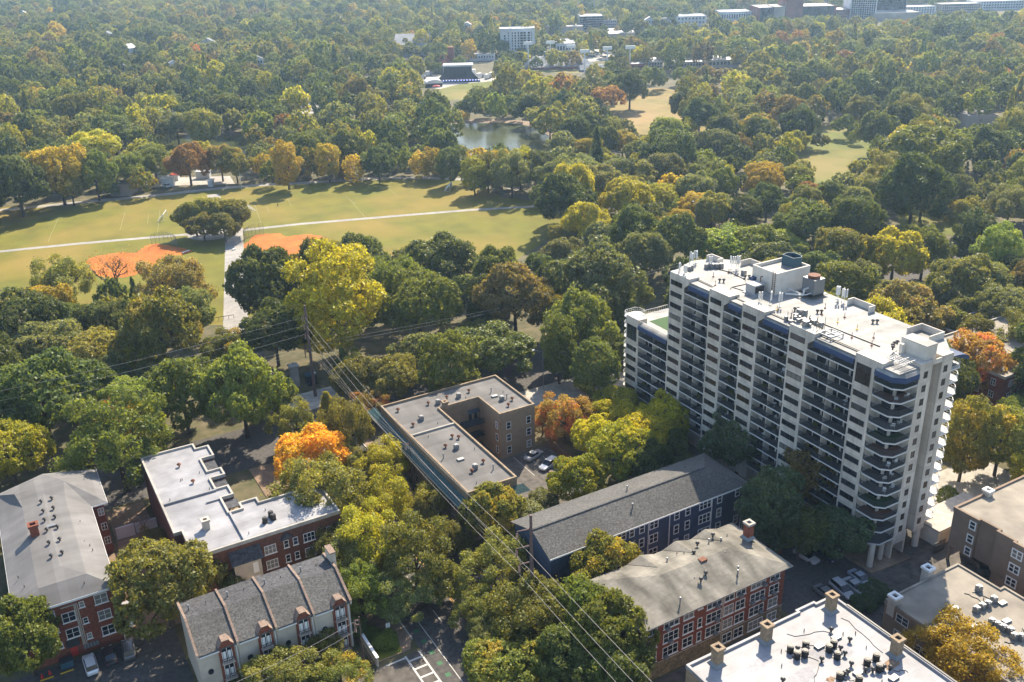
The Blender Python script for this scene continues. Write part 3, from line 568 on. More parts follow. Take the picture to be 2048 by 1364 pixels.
for x, y, r1, r2_, mm in ((89.4, 60.0, 1.3, .8, 'bank_mud0'), (83.2, 66.4, 1.6, 1.0, 'stain'), (86.4, 65.2, 1.2, 1.4, 'stain'), (87, 61.2, 1.8, 1.0, 'stain'), (80.6, 62.2, .7, .5, 'bank_mud0'), (75, 69, 2.2, .9, 'stain'), (78, 64.5, 2.4, 1.2, 'stain')):
    rr_ = random.Random(int(x*10)); MB().sheet([(x-o.x+r1*math.cos(a*math.tau/14)*rr_.uniform(.7, 1.2), y-o.y+r2_*math.sin(a*math.tau/14)*rr_.uniform(.7, 1.2)) for a in range(14)], 12.604+int(x) % 3*.001).obj('roof_stain', mm, t)

# --- beige-roofed low block and brown stucco block on the right edge
P8 = [(105.5, 38), (135, 38), (135, 60), (123.2, 60), (123.2, 66.2), (122.2, 66.2), (122.2, 73.6), (105.5, 73.6)]
t, o = flat_building('apartment_building', 'low brown block with beige flat roof half in shadow and two white capped chimneys', P8, 6.8, 'stucco_brown', 'beige_roofing', 'beige_roofing', .25)
MB().box(-.2, -.06, 0, 35.6, 6.2, 6.9).obj('fascia', 'stucco_brown', t)
for x, y in ((115.8, 74.3), (105.9, 72.4)): chimney(t, o, x, y, 5.2, 3.2, 1.3, 'stucco_beige', 'white_paint', False)
put(t, o, COND, [(114.6, 64.8), (115.9, 64.8), (117.1, 64.7), (118.8, 64.9), (114.1, 61.9), (114.2, 61), (114.3, 60.2), (114.6, 59.3), (114, 58.3), (114.7, 57.7), (119.2, 67.7)], 6.8)
put(t, o, HATCHG, [(119.5, 63.9), (116.4, 61.1), (111.4, 62.8), (112.5, 66.8)], 6.8); put(t, o, STUB, [(111, 66), (113, 66.5), (118, 66), (113, 60), (116, 58.5), (120, 60)], 6.8)
cb = MB()
for a, b in (((118.2, 68), (118.9, 65)), ((116.9, 68.4), (117.6, 65.2)), ((113, 62.4), (112.6, 60.4)), ((114.1, 61.9), (112.8, 60.9)), ((116.2, 57.8), (117, 58.9)), ((113.2, 57.6), (112.4, 58.8))):
    p = [Vector((a[0]+(b[0]-a[0])*k/5-o.x+r.uniform(-.25, .25), a[1]+(b[1]-a[1])*k/5-o.y+r.uniform(-.25, .25), 6.86)) for k in range(6)]; cb.path(p, .06)
cb.obj('cable', 'dark_metal', t)
for y, w in ((70.3, 2.2), (66.6, 2.4)):
    window(t, '-X', 0, y-o.y, 5.3, w, 1.5, mull=1); window(t, '-X', 0, y-o.y, 2.3, w, 1.5, mull=1)
P9 = [(130.4, 60.5), (152, 60.5), (152, 81), (130.4, 81), (130.4, 76.4), (130.9, 76.4), (130.9, 73), (130.2, 73), (130.2, 69.8), (129.7, 69.8), (129.7, 60.5)]
t = thing('apartment_building', 'brown stucco block at the right edge raised over parking, beige roof dappled with tree shade', 'building', (130.4, 60.5, 0)); o = Vector((130.4, 60.5))
Q9 = [(x-o.x, y-o.y) for x, y in P9]
MB().prism(Q9, 3.0, 10.2).obj('wall', 'stucco_brown', t); MB().prism([(x-o.x, y-o.y) for x, y in ((129.75, 60.6), (152, 60.6), (152, 72.6), (130.25, 72.6), (129.75, 69.7))], -.5, 2.99).obj('base', 'stucco_brown', t)
MB().box(3.4, 21.4, 12.3, 20.2, -.5, 2.98).obj('base', 'stucco_brown', t); MB().box(0.1, .5, 20, 20.4, 0, 2.98).obj('post', 'stucco_brown', t)
_, B9 = inset(Q9, .28); MB().sheet(B9, 10.3).obj('roof', 'beige_roofing', t); ring(MB(), Q9, .3, 9.9, 10.6, .1).obj('parapet', 'stucco_brown', t)
for zc in (9.0, 6.35, 3.9): window(t, '-X', 0, 77.3-o.y, zc, 1.25, 1.65, mull=0, t=.2)
for zc in (8.7, 6.0, 3.4): window(t, '-X', -.7, 68.8-o.y, zc, 1.9, 1.7, mull=1, t=.2)
for x, w, zc in [(133.5, 1.2, 9), (133.5, 1.2, 6.3), (140, 1.8, 9), (140, 1.8, 6.3), (146, 1.2, 9), (146, 1.2, 6.3)]: window(t, '+Y', x-o.x, 81-o.y, zc, w, 1.6, mull=0, t=.2)
chimney(t, o, 138.5, 80.6, 8.5, 3.0, 1.2, 'stucco_beige', 'white_paint', False)
put(t, o, COND, [(144, 76), (145.2, 75.8), (146.5, 76), (141.6, 71.8)], 10.3); put(t, o, HATCHG, [(142, 74)], 10.3)

# --- brick block beyond the tower and small structures
q = px(2010, 757, 9)
P10 = [(q.x, q.y), (q.x+30, q.y), (q.x+30, q.y+22), (q.x, q.y+22)]
t, o = flat_building('apartment_building', 'red brick block with pale flat roof behind the yellowing trees right of the tower', P10, 9, 'red_brick', 'beige_roofing', 'concrete', .4)
for zc in (7.2, 4.2, 1.5):
    for x in (2.5, 6, 9.5, 13, 17): window(t, '-Y', x, 0, zc, 1.4, 1.6)
    for y in (2.5, 6, 9.5): window(t, '-X', 0, y, zc, 1.2, 1.6)
q = px(2000, 700, 7)
P11 = [(q.x, q.y), (q.x+30, q.y), (q.x+30, q.y+18), (q.x, q.y+18)]
t, o = flat_building('apartment_building', 'long dark red brick building with shaded roof behind the pale-roofed block', P11, 7, 'red_brick', 'grey_roofing', 'concrete', .3)
# garage row at the foot of the tower
t = thing('garage', 'low beige garage row with wide doors between tower and brown block', 'garage', (132, 84, 0))
MB().box(0, 14, 0, 5.2, -.3, 3.2).obj('wall', 'precast_plain', t); MB().box(-.3, 14.3, -.3, 5.5, 3.21, 3.5).obj('roof', 'concrete', t)
for i in range(3): MB().box(.8+i*4.4, 4.4+i*4.4, -.06, 0, 0, 2.6).obj('garage_door', 'stucco_beige', t)
# ------------------------------------------------------------------ the apartment tower
TW = thing('apartment_tower', 'tall off-white concrete apartment tower with stacked dark balconies, blue awnings and cluttered white roof', 'apartment tower', (117.2, 85.6, 0))
plain('white_rail', (.6, .6, .58), .5); plain('flat_grey', (.33, .34, .35), .6, .2); plain('floor_dark', (.075, .065, .06), .8)
ZS = [5.05+2.42*k for k in range(13)]
ZR, YE = 36.6, 56.1
body = [(2.0, 8.7), (2.0, YE), (4, 58), (9, 60), (14, 58), (17.4, 54), (17.4, 5.4), (12.6, 5.4), (12.6, 2.0), (2.0, 2.0)]
MB().prism([(2.0, 2.0), (2.0, YE), (4, 58), (9, 60), (14, 58), (17.4, 54), (17.4, 5.4), (12.4, 5.4), (12.4, 2.0)], 4.8, ZR-.05).obj('wall', 'precast', TW)
MB().prism([(2.0, 58.2), (2.0, 70.0), (15, 70.0), (15, 58.2)], 4.8, 21.9).obj('wall', 'precast', TW)
MB().prism([(0.05, 0.2), (0.05, 56), (4, 58), (9, 60.1), (14, 58.1), (17.6, 54), (17.6, 5.2), (12.6, .2)], ZR-.04, ZR+.12).obj('roof', 'tower_roof', TW)
piers = [(65.9, 70.3, 23.2), (51.6, 56.1, 37.3), (40.1, 44.2, 37.3), (30.8, 35.1, 37.3), (18.9, 23.3, 37.3), (4.7, 8.7, 37.3)]
def yzp(mb, P, x0, x1):
    n = len(P); return mb.add([(x0, y, z) for y, z in P]+[(x1, y, z) for y, z in P], [tuple(range(n-1, -1, -1)), tuple(range(n, 2*n))]+[(i, (i+1) % n, n+(i+1) % n, n+i) for i in range(n)])
for i, (y0, y1, zt) in enumerate(piers):
    m = MB(); fl = 0 if i == 0 else 1.4
    yzp(m, [(y0, 2.2), (y1, 2.2), (y1, zt), (y0-fl, zt), (y0-fl, zt-1.1), (y0, zt-2.2)], 0, 2.3)
    p = m.obj('pier', 'precast', TW)
    nk = 7 if i == 0 else 13
    for k in range(nk):
        zc = 6.25+2.42*k; w = (y1-y0)-1.05; h = 1.05; mu = 2
        if i in (0, 5) and k >= nk-2:
            if k == nk-1: continue
            zc = 6.25+2.42*k+1.25; h = 3.4
        window(TW, '-X', 0, (y0+y1)/2+.1, zc, round(w, 2), h, frame='dark_metal', pane=('dark_glass' if k % 3 else 'window_glass'), t=.07, mull=mu, bars=1 if h > 2 else 0)
# balconies in the bays
def rail_mesh(L, m='rail_dark', pick=.12):
    k = ('rail', round(L, 2), m)
    if k not in _cache:
        b = MB().box(0, .05, 0, L, .98, 1.05); b.box(0, .05, 0, L, .08, .13)
        n = int(L/pick)
        for i in range(n+1): b.box(.01, .04, i*L/n-.02, i*L/n+.02, .13, .98)
        _cache[k] = b.mesh('railing', m)
    return _cache[k]
def glass_mesh(L, seed):
    k = ('gl', round(L, 2), seed)
    if k not in _cache:
        b = MB(); r = random.Random(seed); y = .35
        while y < L-1.0:
            w = min(r.choice((1.7, 2.0, 2.3)), L-y-.2); b.box(-.04, .03, y, y+w, .05, 2.05)
            b.box(-.05, -.041, y+w/2-.03, y+w/2+.03, .05, 2.05); y += w+r.choice((.25, .3, .45))
        _cache[k] = b.mesh('glass_door', 'dark_glass')
    return _cache[k]
DIV = MB().box(.3, 2.0, -.05, .05, 0, 2.2).mesh('divider', 'precast_plain')
bays = [(56.1, 65.9, 0, 7), (44.2, 51.6, 0, 13), (35.1, 40.1, 0, 13), (23.3, 30.8, 0, 13), (8.7, 18.9, 0, 13)]
for bi, (y0, y1, k0, k1) in enumerate(bays):
    L = y1-y0
    sl = MB().box(.04, 2.0, 0.01, L-.01, -.2, 0).mesh('balcony_slab', 'slab_white'); fl = MB().box(.12, 1.98, .05, L-.05, .002, .012).mesh('balcony_floor', 'floor_dark')
    for k in range(k0, k1):
        z = ZS[k]; s = link('balcony_slab', sl, TW, (0, y0, z)); link('railing', rail_mesh(L), TW, (.1, y0, z)); link('balcony_floor', fl, s)
        link('glass_door', glass_mesh(L, (bi*3+k) % 4), TW, (2.0, y0, z))
        if L > 7: link('divider', DIV, TW, (0, y0+L*.52, z))
    zt = 22.6 if bi == 0 else ZR+.05
    a = MB(); n = 6; ya, yb = y0+(1.4 if bi else 3.5)*0, y1
    prof = [(1.2-1.5*math.sin(i*math.pi/2/n)*1.0, zt-1.1+1.1*math.cos(i*math.pi/2/n)) for i in range(n+1)]
    yo = (y1-1.45) if bi else y1
    vs = [(x, y0+.02, z) for x, z in prof]+[(x, yo if bi and bi < 4 else yo, z) for x, z in prof]
    vs = vs+[(prof[-1][0], y0+.02, zt-1.45), (prof[-1][0], yo, zt-1.45)]
    a.add(vs, [(i, i+1, n+2+i, n+1+i) for i in range(4, n)]+[(n, 2*n+2, 2*n+3, 2*n+1)])
    a.obj('awning', 'awning_blue', TW); MB().add(vs, [(i, i+1, n+2+i, n+1+i) for i in range(4)]).obj('awning_top_glare', 'tower_roof', TW)  # upper curve in a pale material: sun glare on the blue fabric, painted in
# rounded corner balconies
CP = [(.05, 4.65), (-.35, 4.2), (-.35, .9), (.9, -.35), (4.2, -.35), (4.75, 0), (4.75, 2), (2, 2), (2, 4.65)]
cs = MB().prism(CP, -.2, 0).mesh('balcony_slab', 'slab_white')
def poly_rail(P, m='rail_dark', pick=.12):
    b = MB()
    for (xa, ya), (xb, yb) in zip(P, P[1:]):
        b.tube((xa, ya, 1.0), (xb, yb, 1.0), .04, n=4); b.tube((xa, ya, .12), (xb, yb, .12), .03, n=4); b.tube((xa, ya, .55), (xb, yb, .55), .02, n=4)
        L = math.hypot(xb-xa, yb-ya); n = max(1, int(L/pick))
        for i in range(n): x = xa+(xb-xa)*i/n; y = ya+(yb-ya)*i/n; b.box(x-.015, x+.015, y-.015, y+.015, .1, 1.0)
    return b.mesh('railing', m)
cr = poly_rail([(-.0, 4.6), (-.28, 4.15), (-.28, .93), (.93, -.28), (4.15, -.28), (4.7, .05)])
cf = MB().prism([(.1, 4.5), (-.2, 4.1), (-.2, 1), (1, -.2), (4.1, -.2), (4.6, .1), (4.6, 1.98), (1.98, 1.98), (1.98, 4.5)], .002, .012).mesh('balcony_floor', 'floor_dark')
cfs = [cf]
for nm, c in (('floor_brown', (.15, .075, .05)), ('floor_green', (.03, .07, .025)), ('floor_grey', (.14, .135, .13))):
    plain(nm, c, .9); k_ = cf.copy(); k_.materials[0] = MATS[nm]; cfs.append(k_)
cg = MB().box(1.95, 2.02, 2.3, 4.1, .05, 2.05); cg.box(2.5, 4.4, 1.95, 2.02, .05, 2.05); cg = cg.mesh('glass_door', 'dark_glass')
for z in ZS:
    s = link('balcony_slab', cs, TW, (0, 0, z)); link('railing', cr, TW, (0, 0, z)); link('balcony_floor', cfs[int(z*7) % 4], s); link('glass_door', cg, TW, (0, 0, z))
aw = MB(); P = [(-.2, 4.6), (-.6, 4.0), (-.6, .9), (.9, -.6), (4.0, -.6), (4.6, -.2)]
Q = [(1.3, 4.6), (1.2, 4.2), (1.2, 2.0), (2.0, 1.2), (4.2, 1.2), (4.6, 1.3)]
rows = [[(q[0]+(p[0]-q[0])*math.sin(j*math.pi/8), q[1]+(p[1]-q[1])*math.sin(j*math.pi/8), ZR-1.0+1.15*math.cos(j*math.pi/8)) for p, q in zip(P, Q)] for j in range(5)]+[[(p[0], p[1], ZR-1.45) for p in P]]
vs = [v for r_ in rows for v in r_]; aw.add(vs, [(j*6+i, j*6+i+1, (j+1)*6+i+1, (j+1)*6+i) for j in range(3, 5) for i in range(5)]); aw.obj('awning', 'awning_blue', TW)
MB().add(vs, [(j*6+i, j*6+i+1, (j+1)*6+i+1, (j+1)*6+i) for j in range(3) for i in range(5)]).obj('awning_top_glare', 'tower_roof', TW)  # corner awning likewise: bright glare put into the colour of its top
# end wall facing the camera side
MB().box(4.75, 7.7, 0, 5.3, 3.2, 37.3).obj('pier', 'precast', TW); MB().box(9.9, 12.6, 0, 5.3, 4.0, 37.5).obj('pier', 'precast', TW)
MB().box(7.7, 9.9, 2.2, 2.5, 0, 37.0).obj('wall', 'precast_plain', TW)
for k in range(13):
    z = 6.1+2.42*k
    window(TW, '-Y', 6.25, 0, z, .85, 1.15, frame='dark_metal', pane='dark_glass', t=.06, mull=0); window(TW, '-Y', 11.0, 0, z-.1, .85, 1.15, frame='dark_metal', pane='dark_glass', t=.06, mull=0)
RP = [(12.6, .3), (15.3, .3), (16.4, 1.3), (16.4, 5.35), (12.7, 5.35)]
rs = MB().prism(RP, -.2, 0).mesh('balcony_slab', 'slab_white'); rr = poly_rail([(12.65, .38), (15.27, .38), (16.32, 1.35), (16.32, 5.2)], 'white_rail', .5)
rg = MB().box(13, 16, 5.33, 5.37, .05, 2.05).mesh('glass_door', 'dark_glass')
for z in ZS: link('balcony_slab', rs, TW, (0, 0, z)); link('railing', rr, TW, (0, 0, z)); link('glass_door', rg, TW, (0, 0, z))
aw = MB(); n = 6; a = [(12.6+1.5*0, 0)]
pr = [(12.6+4.2*math.sin(i*math.pi/2/n), ZR-1.0+1.15*math.cos(i*math.pi/2/n)) for i in range(n+1)]+[(16.8, ZR-1.45)]
aw.add([(x, .0, z) for x, z in pr]+[(x, 5.3, z) for x, z in pr], [(i, i+1, n+2+i+1, n+2+i) for i in range(n+1)]+[tuple(range(n+1, -1, -1))]); aw.obj('awning', 'awning_blue', TW)
MB().box(13, 15.6, 1, 5, 34.12, 34.16).obj('turf', 'green_turf', TW)
# left end balconies over the terrace and beside the wing
LP = [(2.1, 0), (2.1, 2.2), (3.0, 3.0), (5.6, 3.0), (6.4, 2.2), (6.4, 0)]
ls = MB().prism(LP, -.2, 0).mesh('balcony_slab', 'slab_white'); lr = poly_rail([(2.15, .05), (2.15, 2.18), (3.02, 2.92), (5.58, 2.92), (6.32, 2.18), (6.32, .05)], 'white_rail', .5)
for k in range(8, 13): link('balcony_slab', ls, TW, (0, 56.2, ZS[k])); link('railing', lr, TW, (0, 56.2, ZS[k]))
for k in range(0, 8): link('balcony_slab', ls, TW, (-1.2, 70.05, ZS[k])); link('railing', lr, TW, (-1.2, 70.05, ZS[k]))
pr = [(56.2+2.9*math.sin(i*math.pi/12), ZR-1.0+1.15*math.cos(i*math.pi/12)) for i in range(7)]+[(59.1, ZR-1.45)]
aw = MB().add([(2.0, y, z) for y, z in pr]+[(5.5, y, z) for y, z in pr], [(i, 8+i, 9+i, i+1) for i in range(7)]+[tuple(range(8))]); aw.obj('awning', 'awning_blue', TW)
# roof terrace of the wing
MB().box(.1, 15.2, 56.2, 70.2, 21.85, 22.05).obj('terrace', 'tower_roof', TW); MB().box(3.4, 9, 58.5, 66.5, 22.055, 22.09).obj('turf', 'green_turf', TW)
MB().box(9.4, 12.4, 59.5, 65, 22.05, 24.6).obj('stair_head', 'precast_plain', TW)
for L, x, y, rz in ((14, .25, 56.3, 0), (9, 2.3, 70.1, -math.pi/2)): link('railing', rail_mesh(L, 'white_rail', .6), TW, (x, y, 22.05), rz)
# foot of the tower
for x, y in ((.55, .7), (3.7, 1.3)): MB().cyl(x, y, -.2, 4.85, .52, 16).obj('column', 'precast_plain', TW)
MB().cyl(12.1, .8, -.2, 4.0, .6, 16).obj('column', 'precast_plain', TW)
MB().box(5.0, 5.4, .3, 18, -.2, 4.8).obj('wall', 'precast_plain', TW); MB().box(8.2, 8.6, .4, 18, -.2, 4.8).obj('wall', 'precast_plain', TW)
MB().box(2.2, 17, 6.5, 56, -.2, 4.79).obj('wall', 'precast_plain', TW); MB().box(2.2, 15, 56.2, 70, -.2, 4.79).obj('wall', 'precast_plain', TW)
MB().prism([(-.8, -.9), (8.4, -1.6), (8.4, 6), (-.8, 6)], 0, .18).obj('planting_bed', 'bank_mud', TW)
# roof: penthouse, stair head, parapets
px0, px1, py0, py1 = 8.8, 17.4, 35.8, 42.2
MB().box(px0, px1, py0, py1, ZR, 40.3).obj('penthouse', 'precast_plain', TW); ring(MB(), [(px0, py0), (px1, py0), (px1, py1), (px0, py1)], .25, 40.3, 41.0, .03).obj('parapet', 'precast_plain', TW)
MB().box(px0+.3, px1-.3, py0+.3, py1-.3, 40.31, 40.35).obj('roof', 'tower_roof', TW)
tk = MB(); ring(tk, [(14.7, 37.6), (16.4, 37.3), (17.2, 37.8), (17.35, 39.2), (17.2, 40.3), (16.4, 40.9), (14.7, 40.6)], .12, 40.4, 42.4); tk.obj('cooling_screen', 'teal_panel', TW)
MB().box(6.5, 9.1, .7, 5.5, ZR, 39.6).obj('stair_head', 'precast_plain', TW); MB().box(6.45, 9.15, .65, 5.55, 39.61, 39.7).obj('roof', 'tower_roof', TW)
for x0, x1, y0, y1 in ((12.4, 17.6, 5.6, 10.2), (14.5, 17.6, 20, 25), (13.5, 17.5, 47, 52), (10.0, 13, 55, 58.5)):
    m = MB(); m.box(x1-.2, x1, y0, y1, ZR, 37.9); m.box(x0+1.5, x1-.2, y0, y0+.2, ZR, 37.9); m.box(x0+1.5, x1-.2, y1-.2, y1, ZR, 37.9); m.obj('parapet', 'precast_plain', TW)
for y0, y1, zt in piers[1:]:
    ring(MB(), [(0.02, y0-1.38), (2.6, y0-1.38), (2.6, y1-.02), (.02, y1-.02)], .18, 36.5, 37.32).obj('parapet', 'precast_plain', TW)
ring(MB(), [(4.77, 0.02), (12.58, 0.02), (12.58, 5.3), (4.77, 5.3)], .18, 36.5, 37.32).obj('parapet', 'precast_plain', TW)
# roof plant
def part_box(name, m, x0, x1, y0, y1, z0, z1): return MB().box(x0, x1, y0, y1, z0, z1).obj(name, m, TW)
k = part_box('cooling_tower', 'galvanised', 13.3, 16.0, 30.6, 33.6, ZR+.7, 40.2); MB().cyl(14.65, 32.1, 40.21, 40.75, 1.15, 16).obj('fan', 'rust_metal', k)
m = MB()
for x in (13.5, 15.7):
    for y in (30.8, 33.3): m.box(x, x+.15, y, y+.15, ZR, ZR+.7)
m.box(12.4, 16.6, 30, 34.2, ZR+.55, ZR+.65); m.obj('steel_frame', 'dark_metal', TW)
m = MB(); m.path([(13.3, 32, 38.4), (12.2, 32, 38.4), (12.2, 32, 37.2), (10, 34.5, 37.2)], .18, 8); m.path([(13.3, 31.2, 37.6), (11.6, 31.2, 37.6), (11.6, 35.6, 37.6)], .12, 6); m.obj('pipe', 'white_rail', TW)
k = part_box('air_handler', 'flat_grey', 5.2, 7.8, 37.6, 40.0, ZR+.3, 38.7); MB().box(5.4, 7.6, 37.55, 37.6, ZR+.5, 38.4).obj('grille', 'dark_metal', k); part_box('steel_frame', 'flat_grey', 4.8, 8.4, 37.0, 40.4, ZR+.13, ZR+.29)
m = MB(); m.path([(8.75, 39.4, 39.4), (8.3, 39.4, 39.4), (8.3, 39.4, 37.2)], .1)
for i in range(9): m.box(8.72, 8.76, 36.1, 36.7, 37+i*.42, 37.05+i*.42)
m.box(8.70, 8.78, 36.05, 36.12, ZR, 41.3); m.box(8.70, 8.78, 36.7, 36.77, ZR, 41.3); m.obj('ladder', 'rust_metal', TW)
MB().box(7.9, 8.8, 41.0, 42.0, 38.1, 38.8).obj('awning', 'awning_blue', TW)
r = random.Random(11)
cl = MB()
for i in range(26):
    x, y = r.uniform(1.0, 4.6), r.uniform(18.6, 25.6); w = r.uniform(.2, .45); h = r.uniform(.5, 1.9); cl.box(x-w, x+w, y-w, y+w, ZR+.15+.002*i, ZR+.15+h)
for i in range(20):
    x, y = r.uniform(.8, 4.8), r.uniform(18, 26); cl.tube((x, y, ZR), (x, y, ZR+r.uniform(1, 2.2)), .05, n=4)
cl.obj('roof_plant', 'galvanised', TW)
m = MB()
for a, b in (((1, 15, 37.4), (4, 15, 37.4)), ((1, 17.6, 37.4), (4, 17.6, 37.4)), ((1, 15, 37.4), (1, 17.6, 37.4)), ((4, 15, 37.4), (4, 17.6, 37.4)), ((2.5, 15, 37.4), (2.5, 17.6, 37.4)), ((1, 16.3, 37.4), (4, 16.3, 37.4))): m.tube(a, b, .11, n=4)
for x in (1, 4):
    for y in (15, 17.6): m.tube((x, y, ZR), (x, y, 37.4), .1, n=4)
for x0, y0 in ((1.2, 1.2), (1.2, 2.4), (1.2, 3.6)): m.tube((x0, y0, 37.6), (5.2, y0, 37.6), .08, n=4)
for y in (1, 2, 3, 4): m.tube((1.6+y*.5, .8, 37.6), (1.6+y*.5, 4.4, 37.6), .08, n=4)
m.obj('steel_frame', 'flat_grey', TW)
def antenna(x, y, n=2, h=2.3):
    m = MB(); m.cyl(0, 0, 0, h, .05, 6)
    for i in range(n):
        a = i*2.2+x; m.box(math.cos(a)*.3-.13, math.cos(a)*.3+.13, math.sin(a)*.3-.08, math.sin(a)*.3+.08, h-1.5, h+.1)
    m.tube((-.4, 0, .1), (.4, 0, .1), .05, n=4); m.tube((0, -.4, .1), (0, .4, .1), .05, n=4)
    m.obj('antenna', 'white_rail', TW, (x, y, ZR+.1))
for x, y, n, h in ((3.2, 34.0, 2, 2.4), (4.4, 32.6, 2, 2.6), (5.2, 31.0, 3, 2.7), (1.2, 54.5, 2, 2.5), (1.6, 53.4, 2, 2.3), (1.2, 52.4, 2, 2.6), (2.2, 55.4, 1, 2), (7.5, 58, 2, 2.4), (8.6, 58.4, 3, 2.6), (6.2, 57.6, 1, 3.0), (12.5, 50, 3, 3.1), (12.9, 51, 3, 2.6), (11.9, 51.4, 2, 2.7), (16, 25.6, 2, 2.8), (16.4, 26.6, 2, 2.6), (15.6, 27, 3, 3.0), (16.8, 28, 2, 2.4), (12, 37, 1, 2.2), (9.5, 55, 2, 2.2)): antenna(x, y, n, h)
for x, y in ((5.0, 47), (5.6, 46.5), (10.5, 45.8), (11.2, 45.4), (13.0, 16.5), (13.6, 16.1), (8.5, 25), (9.1, 24.6), (6, 28), (6.6, 27.7)): link('vent_cap', VENTD, TW, (x, y, ZR+.1))
for x, y in ((8, 12), (8.5, 16), (8.2, 20), (8.6, 24), (5, 14), (5.2, 10), (11, 21), (11.5, 26), (3, 26), (3.6, 30), (12, 44), (10, 50), (6, 50), (3, 46)):
    m = MB().cyl(0, 0, 0, 1.0, .06, 6); m.cyl(0, 0, .0, .12, .22, 8); m.obj('roof_anchor', 'yellow_paint' if (x*7) % 2 > 1 else 'rust_metal', TW, (x, y, ZR+.12))
m = MB()
m.path([(1.5, 8, ZR+.2), (1.3, 19, ZR+.2), (1.5, 34, ZR+.2), (1.8, 44, ZR+.2), (2.2, 53, ZR+.2)], .12, 4); m.path([(1.9, 8, ZR+.2), (1.7, 34, ZR+.2), (2.2, 44, ZR+.2), (2.6, 53, ZR+.2)], .1, 4)
m.path([(5.5, 24, ZR+.2), (6.0, 9, ZR+.2)], .14, 4); m.path([(2.5, 42, ZR+.2), (5, 43.5, ZR+.2), (8.5, 43.2, ZR+.2), (10, 45, ZR+.2), (10.5, 50, ZR+.2), (9, 56, ZR+.2)], .13, 4); m.path([(5, 43.5, ZR+.2), (5.5, 40.6, ZR+.2)], .1, 4)
m.obj('cable_tray', 'dark_metal', TW)
for x, y in ((8.2, 54.5), (9.0, 54.1), (9.9, 53.6), (10.8, 53.2), (4.2, 55.5), (5.1, 55.8), (11.8, 47.6)): link('air_conditioner', COND, TW, (x, y, ZR+.1))
ch = MB().box(-.3, .3, -.3, .3, 0, 2.4); ch.obj('flue_stack', 'precast_plain', TW, (5.7, 4.6, ZR))
for x, y in ((5.2, 5.9), (5.9, 6.5), (6.8, 6.9), (7.6, 7.0)): link('vent_cap', VENTD, TW, (x, y, ZR+.9))
# things kept on the balconies
chm = MB(); chm.box(-.28, .28, -.28, .28, .38, .44); chm.box(.22, .28, -.28, .28, .44, .95)
for x in (-.25, .21):
    for y in (-.25, .21): chm.box(x, x+.04, y, y+.04, 0, .38)
chm = chm.mesh('balcony_chair', 'white_rail')
tb = MB().cyl(0, 0, .68, .72, .42, 12); tb.cyl(0, 0, 0, .68, .04, 6); tb.cyl(0, 0, 0, .03, .25, 10); tb = tb.mesh('balcony_table', 'white_rail')
r = random.Random(23); OX, OY = 117.2, 85.6
spots = []
for bi, (y0, y1, k0, k1) in enumerate(bays):
    for k in range(k0, k1): spots.append((OY+r.uniform(y0+.8, y1-.8), k, bi))
r.shuffle(spots)
ORDN = ['top', 'second', 'third', 'fourth', 'fifth', 'sixth', 'seventh', 'eighth', 'ninth', 'tenth', 'eleventh', 'twelfth', 'thirteenth']
BAY = ['wing', 'second', 'third', 'fourth', 'fifth']
def where(k, bi): return f'{ORDN[(6 if bi == 0 else 12)-k]} balcony from the top in the {"leftmost" if bi == 0 else BAY[bi]} bay'
for y, k, bi in spots[:20]:
    o_ = link('balcony_chair', chm, None, (OX+r.uniform(.7, 1.3), y, ZS[k]+.013), r.uniform(0, 6)); tag(o_, 'white chair on the '+where(k, bi), 'chair', 'chairs on the front balconies')
for y, k, bi in spots[20:28]:
    o_ = link('balcony_table', tb, None, (OX+1.0, y, ZS[k]+.013)); tag(o_, 'round table on the '+where(k, bi), 'table', 'tables on the front balconies')
for k in (4, 5, 6, 9, 11):
    for j in range(2):
        o_ = link('balcony_chair', chm, None, (OX+(.9 if j == 0 else 3.0)+r.uniform(-.2, .2), OY+r.uniform(.4, 1.0), ZS[k]+.013), r.uniform(0, 6)); tag(o_, ('left' if j == 0 else 'right')+f' white chair on the corner balcony, {ORDN[12-k]} from the top', 'chair', 'chairs on the corner balconies')
PLANT_SPOTS = [((OX+r.uniform(.5, 1.2), y, ZS[k]+.013), where(k, bi)) for y, k, bi in spots[28:54]]
